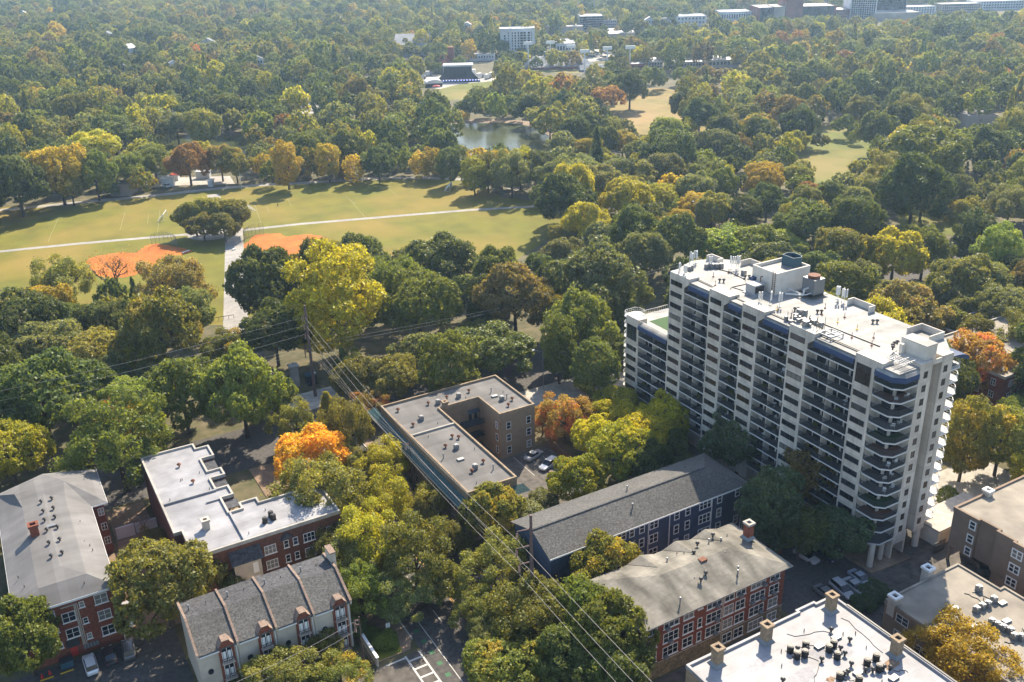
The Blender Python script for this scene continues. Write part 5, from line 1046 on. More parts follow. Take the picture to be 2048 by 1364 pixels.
def car(label, x, y, deg, kind='sedan', col=(.7, .7, .7), z=.0):
    body, cab, roof, wh, hub, hl, tl, L, W = car_meshes(kind)
    t = thing('parked_car', label, 'car', (x, y, z+.012), R(deg), 'parked cars')
    p = carpaint(col)
    bk = ('cb', kind, p)
    if bk not in _cache: _cache[bk] = (body.mesh('body', p), roof.mesh('roof', p))
    link('body', _cache[bk][0], t); link('windows', cab, t); link('roof', _cache[bk][1], t)
    for sx in (-1, 1):
        for sy in (-1, 1):
            w_ = link('wheel', wh, t, (sx*(L/2-.95), sy*(W/2-.12), .33)); link('rim', hub, w_)
    for sy in (-1, 1): link('headlight', hl, t, (L/2-.14, sy*.58, .68)); link('tail_light', tl, t, (-L/2+.06, sy*.6, .75))
WH, SV, BK, DB = (.72, .72, .72), (.42, .43, .44), (.03, .03, .032), (.03, .05, .09)
car('white station car, leftmost of the three parked by the left brick block', -.9, 131.2, 92, 'suv', WH)
car('black car between the white station car and the dark off-roader, left car park', 1.9, 131.6, 92, 'sedan', BK)
car('dark grey off-roader with snowy reflections, rightmost of three in the left car park', 4.7, 131.6, 86, 'suv', (.10, .10, .10))
car('silver car half hidden under the olive tree by the left brick block', 6.6, 141.6, 97, 'sedan', SV)
car('white sedan parked beside the fence under the tower trees', 110.4, 93.6, -84, 'sedan', WH)
car('dark blue sedan parked next to the white sedan below the tower', 113.2, 92.2, -84, 'sedan', DB)
car('silver sedan nearest the chimney in the shaded car park', 108.6, 84.0, -97, 'suv', SV)
car('silver sedan in the middle of three in the shaded car park', 111.0, 83.4, -95, 'sedan', SV)
car('silver blue sedan nearest the bush in the shaded car park', 113.4, 84.4, -95, 'sedan', (.35, .39, .44))
car('grey car hidden behind the corner chimney of the white roof', 105.6, 84.6, -95, 'sedan', (.2, .2, .2))
car('black car peeking out behind the red brick block', 100.0, 92.6, 90, 'sedan', BK)
car('silver sedan in the first bay beside the tan block', 88.3, 148.2, 20, 'sedan', SV)
car('white off-roader in the bay below the silver sedan, beside the tan block', 89.0, 143.4, -160, 'suv', WH)
car('dark red car under the tree beside the tan block', 89.6, 140.6, 20, 'sedan', (.10, .03, .03))
car('silver car on the forecourt behind the tan block', 95.6, 169.5, 30, 'sedan', SV)
car('grey car parked under the raised brown block at the right', 133.0, 76.2, 60, 'sedan', (.08, .08, .08))
car('black car on the shaded avenue at the far left', 20.5, 188.0, 0, 'sedan', BK)
q = px(1330, 915)
car('white car beyond the navy block roof, beside the tower foot', 112.0, 117.5, 80, 'sedan', WH)
r = random.Random(4); P = [(612, 206), (640, 200), (618, 214), (606, 220), (690, 197), (560, 192), (575, 188)]
for i, (x, y) in enumerate(P):
    q = px(x, y); car(['first', 'second', 'third', 'fourth', 'fifth', 'sixth', 'seventh'][i]+' pale car of the far park car lot, counted by the sunlit pavement', q.x, q.y, r.uniform(0, 180), 'suv', WH)
ORN = ['leftmost', 'second', 'third', 'fourth', 'fifth', 'sixth', 'seventh', 'eighth', 'ninth', 'tenth', 'eleventh', 'twelfth', 'thirteenth', 'fourteenth', 'fifteenth', 'sixteenth', 'seventeenth', 'eighteenth', 'nineteenth', 'twentieth']
for i in range(20):
    q = px(1156+i*3.4+r.uniform(-1, 1), r.uniform(103, 120)); car(f'{ORN[i]} tiny parked car from the left in the lot beside the stadium', q.x, q.y, 30+90*r.randint(0, 1), 'sedan', r.choice((WH, SV, BK, DB)))
r = random.Random(9)
# things near the stage and on the lot behind the meadow
q = px(333, 374); car('white delivery truck behind the meadow path', q.x, q.y, 100, 'suv', WH, .01)
for lab, x, y, c, w_, h in (('blue roofed stall behind the meadow path', 327, 362, 'teal_panel', 5, 3.2), ('dark red stall left of the stall with blue roof', 352, 360, 'red_paint', 3, 2.6), ('white service box among trees behind the meadow path', 338, 372, 'white_paint', 5, 3.6), ('grey cabin under the rusty trees', 408, 356, 'flat_grey', 6, 3), ('white portable hut beside the path crossing', 423, 372, 'white_paint', 2, 2.6)):
    b = px(x, y); t = thing('stall', lab, 'stall', b, -YAW); MB().box(-w_/2, w_/2, -1.5, 1.5, 0, h).obj('body', 'far_white', t); MB().box(-w_/2-.3, w_/2+.3, -1.9, 1.9, h+.01, h+.3).obj('roof', c, t)
# white umbrellas / crew trucks round the stage
for i, (x, y, w_) in enumerate([(855, 152, 7), (845, 158, 5), (960, 156, 6), (975, 158, 5), (985, 154, 8), (948, 148, 5), (890, 148, 8)]):
    b = px(x, y); t = thing('truck', ['white lorry left behind the marquee', 'small white van left of the marquee', 'white lorry right of the stage lights', 'pale van second right of the stage', 'long pale lorry at the right of the stage yard', 'white box van behind the right stage wing', 'pale lorry behind the left stage wing'][i], 'truck', b, -YAW+i*.3)
    MB().box(-w_/2, w_/2-1.8, -1.2, 1.2, .7, 3.6).obj('box', 'white_paint', t); MB().box(w_/2-1.7, w_/2, -1.1, 1.1, .6, 2.6).obj('cab', 'far_grey', t)
    for sx in (-w_/2+1, w_/2-1): MB().tube((sx, -1.15, .5), (sx, 1.15, .5), .5, n=10).obj('wheel', 'dark_metal', t)
# ------------------------------------------------------------------ meadow furniture
def goal(label, x, y, rz):
    b = px(x, y); t = thing('soccer_goal', label, 'soccer goal', b, rz, 'soccer goals'); m = MB(); W, H_, D_ = 7.3, 2.5, 2.4
    m.tube((-W/2, 0, 0), (-W/2, 0, H_), .09, n=6); m.tube((W/2, 0, 0), (W/2, 0, H_), .09, n=6); m.tube((-W/2, 0, H_), (W/2, 0, H_), .09, n=6)
    for s in (-1, 1): m.tube((s*W/2, 0, H_), (s*W/2, D_, 0), .06, n=5); m.tube((s*W/2, 0, 0), (s*W/2, D_, 0), .06, n=5)
    m.tube((-W/2, D_, 0), (W/2, D_, 0), .06, n=5); m.obj('frame', 'white_paint', t)
    n = MB()
    for i in range(19): xx = -W/2+W*i/18; n.tube((xx, 0, H_), (xx, D_, 0), .02, n=3, cap=False)
    for j in range(7): f_ = j/6; n.tube((-W/2, f_*D_, H_*(1-f_)), (W/2, f_*D_, H_*(1-f_)), .02, n=3, cap=False)
    n.obj('net', 'white_paint', t)
goal('white soccer goal on the left half of the meadow', 331, 437, 1.2)
goal('white soccer goal right of the round grove', 492, 421, -1.3)
goal('white soccer goal in front of the tree shade at the far right of the meadow', 902, 378, 1.0)
def backstop(label, x, y, a0, rad=8.5):
    b = px(x, y); t = thing('baseball_backstop', label, 'backstop', b, 0, 'baseball backstops'); m = MB(); n = MB(); P = []
    for i in range(9):
        a = a0+R(-62+15.5*i); P.append((rad*math.cos(a), rad*math.sin(a)))
    for (xx, yy) in P: m.tube((xx, yy, 0), (xx, yy, 3.6), .05, n=5); m.tube((xx, yy, 3.6), (xx*.72, yy*.72, 4.8), .045, n=5)
    for (a, b2) in zip(P, P[1:]):
        for z in (.1, 1.8, 3.6): m.tube((*a, z), (*b2, z), .04, n=4)
        m.tube((a[0]*.72, a[1]*.72, 4.8), (b2[0]*.72, b2[1]*.72, 4.8), .04, n=4)
        for k in range(1, 8): f_ = k/8; q_ = (a[0]+(b2[0]-a[0])*f_, a[1]+(b2[1]-a[1])*f_); n.tube((*q_, 0), (*q_, 3.6), .011, n=3, cap=False)
        for z in range(1, 12): n.tube((*a, z*.3), (*b2, z*.3), .01, n=3, cap=False)
    m.obj('frame', 'galvanised', t); n.obj('chain_link', 'galvanised', t)
backstop('curved chain link backstop on the left clay infield', 322, 497, R(50), 5.5)
backstop('curved chain link backstop on the right clay infield', 520, 478, R(120), 5.5)
for lab, x, y, w_ in (('low white bench beside the left backstop', 372, 505, 3), ('small white equipment bag left of the right infield', 468, 500, 1.4)):
    b = px(x, y); t = thing('bench', lab, 'bench' if w_ > 2 else 'bag', b, .5); MB().box(-w_/2, w_/2, -.25, .25, .35, .5).obj('seat', 'white_paint', t)
    for s in (-1, 1): MB().box(s*w_*.4-.06, s*w_*.4+.06, -.2, .2, 0, .35).obj('leg', 'white_paint', t)
# gate rail at the near end of the promenade
a, b = px(418, 644), px(468, 636); t = thing('barrier_rail', 'thin dark rail across the near end of the wide park promenade', 'rail', (0, 0, 0)); m = MB().tube((a.x, a.y, 1), (b.x, b.y, 1), .08, n=6)
for k in range(6): q = a.lerp(b, k/5); m.tube((q.x, q.y, 0), (q.x, q.y, 1), .06, n=5)
m.obj('rail', 'dark_metal', t)
# ------------------------------------------------------------------ people on the grass
def person(label, p, h=1.75, top='red_paint', leg=.25, rz=0, z=0.0):
    V = {'pelvis': (0, 0, .95), 'chest': (0, 0, 1.32), 'neck': (0, 0, 1.5), 'head': (0, .02, 1.62), 'crown': (0, .02, 1.75), 'hl': (-.1, 0, .9), 'kl': (-.11, leg, .5), 'al': (-.11, leg*.7, .07), 'fl': (-.11, leg*.7+.16, .03),
         'hr': (.1, 0, .9), 'kr': (.11, -leg*.3, .48), 'ar': (.11, -leg, .08), 'fr': (.11, -leg+.15, .03), 'sl': (-.19, 0, 1.42), 'el': (-.25, -.06, 1.14), 'wl': (-.26, .1, .92), 'nl': (-.26, .14, .83), 'sr': (.19, 0, 1.42), 'er': (.25, .06, 1.14), 'wr': (.26, .18, .95), 'nr': (.26, .24, .88)}
    rr = dict(pelvis=.15, chest=.16, neck=.06, head=.1, crown=.07, hl=.1, kl=.065, al=.045, fl=.04, hr=.1, kr=.065, ar=.045, fr=.04, sl=.07, el=.05, wl=.035, nl=.03, sr=.07, er=.05, wr=.035, nr=.03)
    E_ = [('pelvis', 'chest'), ('chest', 'neck'), ('neck', 'head'), ('head', 'crown'), ('pelvis', 'hl'), ('hl', 'kl'), ('kl', 'al'), ('al', 'fl'), ('pelvis', 'hr'), ('hr', 'kr'), ('kr', 'ar'), ('ar', 'fr'), ('chest', 'sl'), ('sl', 'el'), ('el', 'wl'), ('wl', 'nl'), ('chest', 'sr'), ('sr', 'er'), ('er', 'wr'), ('wr', 'nr')]
    K = list(V); me = bpy.data.meshes.new('person'); me.from_pydata([V[k] for k in K], [(K.index(a), K.index(b)) for a, b in E_], [])
    o = link('person', me, None, (p[0], p[1], z), rz); sm = o.modifiers.new('skin', 'SKIN'); me.skin_vertices or None
    if not me.skin_vertices: me.attributes
    for i, k in enumerate(K): me.skin_vertices[0].data[i].radius = (rr[k], rr[k])
    me.skin_vertices[0].data[0].use_root = True
    o.modifiers.new('sub', 'SUBSURF').levels = 1; o.modifiers['sub'].render_levels = 1
    me.materials.append(MATS[top]); s = h/1.8; o.scale = (s, s, s); tag(o, label, 'person', 'people in the park'); return o
def try_person(*a, **k):
    try: return person(*a, **k)
    except Exception as e: print('person', e)
plain('dark_cloth', (.03, .03, .035), .9); plain('blue_cloth', (.05, .09, .2), .9)
try_person('person in dark clothes walking alone on the far half of the meadow', px(556, 414), top='dark_cloth', rz=1.0)
# ------------------------------------------------------------------ trees
def leaf_quads(C, Nn, cid, n, size, sig, seed, aspect=1.5, jitter=.6):
    g = np.random.default_rng(seed); k = g.integers(0, len(C), n)
    P = C[k]+g.normal(0, 1, (n, 3))*sig; d = Nn[k]*.65+g.normal(0, 1, (n, 3))*jitter; d /= np.linalg.norm(d, axis=1)[:, None]+1e-9
    a = np.cross(d, g.normal(0, 1, (n, 3))); a /= np.linalg.norm(a, axis=1)[:, None]+1e-9; b = np.cross(d, a)
    s = (size*g.uniform(.6, 1.35, n))[:, None]
    Vv = np.stack([P-a*s*aspect*.5-b*s*.18, P-b*s*.5, P+a*s*aspect*.5+b*s*.12, P+b*s*.5], 1).reshape(-1, 3)
    return Vv, cid[k], g.random(n)
def mesh_quads(name, Vv, clump, rn, m):
    n = len(Vv)//4; me = bpy.data.meshes.new(name); me.vertices.add(n*4); me.vertices.foreach_set('co', Vv.astype(np.float32).ravel())
    me.loops.add(n*4); me.loops.foreach_set('vertex_index', np.arange(n*4, dtype=np.int32)); me.polygons.add(n); me.polygons.foreach_set('loop_start', np.arange(0, n*4, 4, dtype=np.int32))
    me.update(calc_edges=True)
    for nm, arr in (('clump', clump), ('rnd', rn)): a = me.attributes.new(nm, 'FLOAT', 'FACE'); a.data.foreach_set('value', arr.astype(np.float32))
    me.materials.append(MATS[m]); return me
# unit tree: crown half-width 1, total height 1 (scaled by half width and height)
KINDS = {'dome': dict(rx=.76, zc=.58, rz=.31, lobes=46, lr=(.19, .29), zf=.5, low=-.45), 'tall': dict(rx=.70, zc=.55, rz=.38, lobes=54, lr=(.18, .28), zf=.36, low=-.8),
         'wide': dict(rx=.80, zc=.62, rz=.23, lobes=52, lr=(.16, .25), zf=.62, low=-.25), 'loose': dict(rx=.80, zc=.56, rz=.36, lobes=44, lr=(.13, .22), zf=.5, low=-.6)}
def proto(kind, seed, nleaf, size, sub):
    g = np.random.default_rng(seed)
    if kind == 'conifer':
        C = []; Nn = []; cid = []
        for i in range(sub*16):
            h = g.uniform(.12, 1)**.9; rad = (1-h)*1.02*g.uniform(.55, 1)+.03; a = g.uniform(0, math.tau)
            C.append((rad*math.cos(a), rad*math.sin(a), h-rad*.06)); Nn.append((math.cos(a)*.6, math.sin(a)*.6, .5)); cid.append(g.random())
        C, Nn, cid = map(np.array, (C, Nn, cid)); V_, c_, r_ = leaf_quads(C, Nn, cid, nleaf, size, np.array([.06, .06, .015]), seed); L = np.array([(.3, 0, .5), (-.2, .2, .7)])
    else:
        K = KINDS[kind]; M_ = K['lobes']; gold = math.pi*(3-5**.5); D = []
        for i in range(M_):
            z = 1-(1-K['low'])*(i+.5)/M_; r_ = math.sqrt(max(0, 1-z*z)); a = i*gold+g.uniform(-.3, .3); D.append((r_*math.cos(a), r_*math.sin(a), z))
        D = np.array(D)*g.uniform(.6, 1.2, (M_, 1)); off = g.normal(0, .08, (M_, 3)); L = D*[K['rx'], K['rx'], K['rz']]+[0, 0, K['zc']]+off*[1, 1, .5]
        lr = g.uniform(*K['lr'], M_); S_ = np.stack([lr, lr, lr*K['zf']], 1)
        C = []; Nn = []; cid = []
        for i in range(M_):
            d = g.normal(0, 1, (sub*3, 3)); d /= np.linalg.norm(d, axis=1)[:, None]; out = D[i]/np.linalg.norm(D[i])
            d = d[(d@out) > -.25]; p = L[i]+d*S_[i]
            q = (p[:, None, :]-L[None])/S_[None]; dist = np.linalg.norm(q, axis=2); dist[:, i] = 9
            ok = dist.min(1) > .86; p = p[ok]; d = d[ok]
            if kind == 'loose': sel = g.random(len(p)) < .75; p = p[sel]; d = d[sel]
            C.append(p); Nn.append(d); lc = g.random(); cid.append(np.clip(lc*.75+g.random(len(p))*.25, 0, 1))
        C = np.concatenate(C); Nn = np.concatenate(Nn); cid = np.concatenate(cid)
        sg = .032 if kind != 'loose' else .045
        V_, c_, r_ = leaf_quads(C, Nn, cid, nleaf, size, np.array([sg, sg, sg*K['zf']]), seed+1)
        V_ = V_.copy()
        # fill inside so that the crown is not hollow
    sz = V_.reshape(-1, 4, 3); ctr = sz.mean(1, keepdims=True); dd = sz-ctr
    zf = .5 if kind != 'tall' else .38
    dd[:, :, 2] *= zf*1.15; V_ = (ctr+dd).reshape(-1, 3)
    return mesh_quads('crown', V_, c_, r_, 'foliage'), L
def trunk_mesh(L, seed, m='bark', zb=.3, big=7):
    g = random.Random(seed); b = MB(); b.tube((0, 0, -.01), (.01, .01, zb), .06, .042, 8, False); top = (.03*g.uniform(-1, 1), .03*g.uniform(-1, 1), .62); b.tube((.01, .01, zb), top, .042, .018, 7, False)
    idx = list(range(len(L))); g.shuffle(idx)
    for i in idx[:big]:
        e = L[i]; f_ = g.uniform(.2, .75); s = (.01, .01, zb+(top[2]-zb)*f_*.6); mdl = ((s[0]+e[0])*.5, (s[1]+e[1])*.5, s[2]*.45+e[2]*.55-.02); b.tube(s, mdl, .022, .015, 5, False); b.tube(mdl, tuple(e), .015, .006, 5, False)
        for q in range(2): b.tube(mdl, (e[0]+g.uniform(-.3, .3), e[1]+g.uniform(-.3, .3), e[2]+g.uniform(-.06, .08)), .009, .003, 4, False)
    return b.mesh('trunk', m)
def bare_mesh(seed, m='pale_bark', dens=1):
    g = random.Random(seed); b = MB()
    def grow(p, d, L_, r_, lv):
        q = p+d*L_; b.tube(p, q, r_, r_*.62, 5 if lv < 2 else 3, False)
        if lv >= 5: return
        for k in range(3 if lv < 3 else 2+dens):
            a = Vector((g.uniform(-1, 1), g.uniform(-1, 1), g.uniform(-.25, .7)))*.85; nd = (d+a).normalized(); grow(q, nd, L_*g.uniform(.6, .82), r_*.6, lv+1)
    grow(Vector((0, 0, 0)), Vector((0, 0, 1)), .3, .045, 0)
    for i in range(len(b.v)): x, y, z = b.v[i]; b.v[i] = (x*1.25, y*1.25, z*.82)
    return b.mesh('trunk', m)
HI = {}
for kind, ns in (('dome', 3), ('tall', 2), ('wide', 2), ('loose', 3)):
    for s in range(ns):
        n = {'dome': 26000, 'tall': 26000, 'wide': 24000, 'loose': 20000}[kind]
        cm, L = proto(kind, 100*s+len(kind), n, .042 if kind != 'loose' else .036, 30); HI[(kind, s)] = (cm, trunk_mesh(L, s))
cm, L = proto('conifer', 5, 16000, .045, 60); HI[('conifer', 0)] = (cm, trunk_mesh(L, 3, zb=.7, big=0))
MID = {}
for kind, ns in (('dome', 3), ('tall', 1), ('wide', 1), ('loose', 2)):
    for s in range(ns):
        cm, L = proto(kind, 31*s+7+len(kind), 8000, .066, 16); MID[(kind, s)] = (cm, trunk_mesh(L, s+9, big=4))
cm, L = proto('conifer', 6, 5000, .07, 40); MID[('conifer', 0)] = (cm, HI[('conifer', 0)][1])
BARE = [bare_mesh(3, 'pale_bark'), bare_mesh(8, 'bark', 1)]
# leaf colours (leaf, tip) by code
TINT = {'dg': ((.085, .108, .033), (.115, .14, .036)), 'mg': ((.125, .152, .034), (.165, .185, .038)), 'lg': ((.16, .205, .042), (.21, .24, .046)), 'bg': ((.080, .12, .058), (.10, .14, .06)),
        'ol': ((.165, .168, .046), (.22, .205, .048)), 'gg': ((.15, .165, .064), (.19, .20, .075)), 'yg': ((.235, .235, .030), (.33, .30, .030)), 'yl': ((.32, .30, .025), (.42, .37, .028)), 'gd': ((.29, .235, .040), (.39, .285, .042)),
        'or': ((.62, .38, .05), (.48, .40, .05)), 'rt': ((.23, .17, .045), (.44, .15, .055)), 'gt': ((.155, .165, .038), (.33, .25, .040)), 'br': ((.185, .155, .055), (.25, .18, .06)), 'rd': ((.25, .15, .06), (.31, .18, .06))}
CWORD = {'dg': 'dark green', 'mg': 'mid green', 'lg': 'light green', 'bg': 'deep bluish green', 'ol': 'olive', 'gg': 'grey green', 'yg': 'yellow green', 'yl': 'bright yellow', 'gd': 'golden', 'or': 'orange', 'rt': 'red tipped', 'gt': 'gold tipped', 'br': 'brownish', 'rd': 'russet'}
SWORD = {'dome': 'round', 'tall': 'tall', 'wide': 'broad', 'loose': 'feathery', 'conifer': 'cone shaped', 'bare': 'bare', 'bush': 'low bushy'}
TREES = []      # (point, half width, height, kind, colour)
def place(cx, cy, w, kind='dome', col='dg', hr=1.0, hmax=None, base=0):
    p = None; wm = 12.0
    for _ in range(8):
        h = max(2.0, wm*hr); z = h*.60+base; p = px(cx, cy, z); wm = w/ppm(p)
    TREES.append(((p.x, p.y, 0), wm/2*1.02, wm*hr, kind, col, True))
HAND = '''
15 905 140 dome yg 1|10 1075 75 loose br 1.3|45 1270 165 dome mg 1.05|325 1160 200 dome ol .95|455 1150 95 dome mg .8|300 1085 70 loose br .8|232 880 200 loose mg 1|232 850 110 loose rt 1
78 790 205 dome dg .95|50 640 135 dome dg 1|125 640 95 dome dg 1|205 640 90 tall dg 1.1|122 562 120 loose ol 1|352 562 130 loose br 1|320 655 165 dome gt 1.05|280 720 100 loose yg 1|385 625 85 tall gg 1.3
12 712 75 dome yl 1|100 690 130 wide gg .8|205 710 130 dome ol .9|215 745 90 dome gg 1|362 780 150 dome mg 1.1|480 775 165 dome lg 1.15|550 790 90 dome lg 1|255 800 110 tall lg 1|300 745 70 dome gg 1
200 770 100 dome dg 1|590 845 90 loose ol 1.2|655 815 60 conifer gt 1.4|690 850 110 loose ol 1.3|618 912 140 dome or .95|528 565 150 dome dg 1.1|548 660 120 dome dg 1.1|672 590 200 tall yl 1.15
838 610 135 dome mg 1.15|880 525 155 dome dg .8|720 512 110 dome dg .9|815 545 80 dome dg 1|935 590 85 dome dg 1.1|1030 590 140 dome br 1.1|985 600 100 dome dg 1.2|1195 560 185 dome gg .95|1250 640 90 dome dg 1|1270 590 70 dome mg .9|1225 610 80 dome gg 1|1115 620 110 dome gt 1
1165 650 130 dome mg 1.2|1118 690 90 tall mg 1.6|1190 735 95 tall dg 1.5|980 700 170 wide mg .55|968 655 80 wide ol .7|840 705 110 dome gg .9|720 755 110 dome ol .85|790 755 100 dome ol 1|735 815 80 loose rt .8
455 690 90 loose gt .8|430 700 50 dome dg .9|640 985 180 loose ol .95|575 1010 90 loose mg .8|770 925 110 loose yg .9|700 930 90 loose ol .9|860 1000 90 loose ol .9|760 1000 130 loose yg .9|830 1110 160 loose ol 1|880 1160 90 loose ol .9|800 1190 110 loose gg .9|700 1120 120 loose gg 1
740 1080 150 loose yg 1|680 1090 120 loose ol .9|720 1170 120 loose mg 1|900 1070 90 loose ol .9|985 1025 120 dome gt 1.1|945 990 70 loose gd .9|990 1130 140 loose ol .9|1065 1215 175 loose ol .9|965 1215 100 loose ol .9|975 1270 90 loose gg .9|1030 1300 120 loose dg .9
1125 1110 80 conifer lg 1.2|1210 1140 150 dome gt 1.1|1170 1220 150 dome mg 1.1|1280 1180 110 dome mg 1|1220 1270 170 dome mg 1.1|1295 1195 100 dome gt 1.2|1130 1310 140 dome dg 1|1230 1345 150 dome dg 1|1005 1335 155 dome gt .8
1130 830 110 loose rt .85|1175 830 90 loose rt .8|1085 840 70 loose rt .8|1240 805 90 dome yg .8|1325 835 105 dome yl .95|1250 840 90 dome yl .9|1185 870 90 dome yl .95|1240 900 120 dome yg 1|1290 870 100 dome yl 1|1210 830 80 dome yl .9|1155 955 110 dome yg 1.0|1300 925 100 dome dg 1|1340 880 70 dome mg 1
1370 940 80 dome dg .9|1478 880 125 dome bg 1.1|1545 1015 135 tall bg 1.4|1635 945 130 tall br 1.4|1600 1060 110 dome dg 1.1|1680 1060 110 dome bg 1|1700 1010 80 loose bg 1.1
1930 1315 185 loose gd .85|1935 870 120 tall gt 1.5|2005 870 120 tall gt 1.3|1960 720 130 dome rt 1|2040 830 80 dome mg 1|2035 905 60 dome ol 1|1895 990 40 dome mg 1
550 1350 150 loose ol .7|640 1290 85 loose ol .9|680 1350 120 loose gt .7|470 1360 60 loose mg .7|740 1130 90 dome ol .8|1060 1035 110 dome gg .5|1010 1045 70 dome gg .7|700 1250 60 dome dg .7
1172 445 95 dome yg 1.05|1125 470 60 dome ol .9|1270 460 110 dome mg 1.1|1345 480 105 dome dg 1.2|1255 400 105 dome yg .95|1210 480 90 dome gg .9|1290 510 110 dome gg 1|1130 510 90 dome gg .9
1430 492 120 dome lg .75|1500 488 120 dome lg .75|1565 490 90 dome lg .8|1540 520 110 dome gg .8|1610 450 110 dome dg 1|1690 500 120 dome gt .9|1790 510 115 dome yg 1.05|1850 500 100 dome mg 1.05|1930 560 130 dome ol .9|2000 500 100 tall lg 1.15|1950 470 90 tall dg 1.2
1820 620 135 dome br .95|1770 600 90 dome gg .9|1730 560 90 dome gg .95|1900 650 90 dome ol .9|2015 620 120 dome gg .9|1690 570 120 dome mg 1|1940 620 90 dome ol .8|1870 590 80 dome gg .9|1640 540 90 dome dg 1|1980 560 90 dome gg 1|2040 545 80 dome dg 1
1850 310 160 wide mg .8|1830 375 140 dome dg 1.15|1770 350 100 loose ol 1|1425 420 75 dome ol 1.1|1400 415 80 dome gd .9|1370 440 60 dome gd .9|1490 425 70 tall dg 1.2|1535 400 75 dome dg 1|1620 390 60 dome rd 1|1660 390 70 dome dg 1|1720 400 60 dome gg 1.1|1740 385 60 tall gg 1.2|1530 360 80 dome gd 1|1590 350 60 dome ol .9
1480 290 50 dome br 1|1520 265 60 dome dg 1.1|1600 245 75 dome dg 1.05|1690 250 45 dome dg 1|1713 272 26 dome mg 1.1|1640 280 36 dome ol .9|1757 262 80 dome dg 1.1|1800 240 70 dome dg 1.1|1655 205 50 dome dg 1.3|1615 200 50 dome dg 1.3|1700 210 45 dome dg 1.2
1260 172 70 dome dg 1.1|1370 205 60 dome dg 1.15|1400 230 70 dome dg 1.15|1440 260 60 dome dg 1.2|1130 205 50 dome dg 1.1|990 210 45 dome lg 1.4|945 210 40 dome dg 1.3|1060 215 50 dome dg 1.2|1100 240 60 dome dg 1.1|1150 260 60 dome dg 1.2|1180 250 60 dome mg 1.1|1210 280 60 dome mg 1.1|925 232 26 dome gd 1|1340 260 70 dome lg .9|1245 285 60 dome gd .9
1000 330 60 dome gd 1.2|1040 330 70 dome yg 1.2|1080 335 70 dome dg 1.2|1120 350 80 dome gg 1.1|1160 350 90 dome gg 1.0|1200 370 100 dome gg .9|1130 400 110 dome dg 1.1|1175 300 60 dome gd 1|1330 340 90 dome gg .9|1290 350 80 dome ol .9|1240 345 80 dome gg .9|1320 395 70 dome yg .9
948 345 60 tall yg 1.3|975 340 60 tall ol 1.3|900 325 60 tall dg 1.3|868 320 50 tall gd 1.3|840 325 44 tall gd 1.3|815 322 44 dome mg 1.1|757 325 60 dome dg 1.15|706 332 46 tall gd 1.3|685 330 36 tall gd 1.3|655 318 52 tall gd 1.5|622 320 44 tall gt 1.5|572 325 66 tall gd 1.4|525 330 44 dome gd 1.1|512 318 16 dome or 1.1|540 345 40 dome mg 1.2|470 325 64 dome gt 1.1|440 320 66 dome br 1.1|375 322 80 dome rd 1.05|345 320 50 dome gt 1
285 360 50 dome gt 1.1|222 340 55 dome gd 1|188 345 80 dome mg 1.2|115 340 100 dome gd 1.2|75 330 60 dome gd 1.1|140 370 60 dome gt 1.2|30 360 110 dome dg 1.15|-20 370 90 dome dg 1.1|205 375 24 dome lg 1.2|228 380 20 dome lg 1.2|400 300 50 dome yl .9|280 300 50 dome yg .9|185 295 100 dome yl .75|225 265 100 dome dg .8
388 432 70 dome ol 1|425 424 74 dome ol 1|462 430 70 dome ol 1|405 450 64 dome ol .9|447 451 64 dome ol .9
'''
for line in HAND.strip().split('\n'):
    for it in line.split('|'):
        a = it.split(); place(float(a[0]), float(a[1]), float(a[2]), a[3], a[4], float(a[5]))
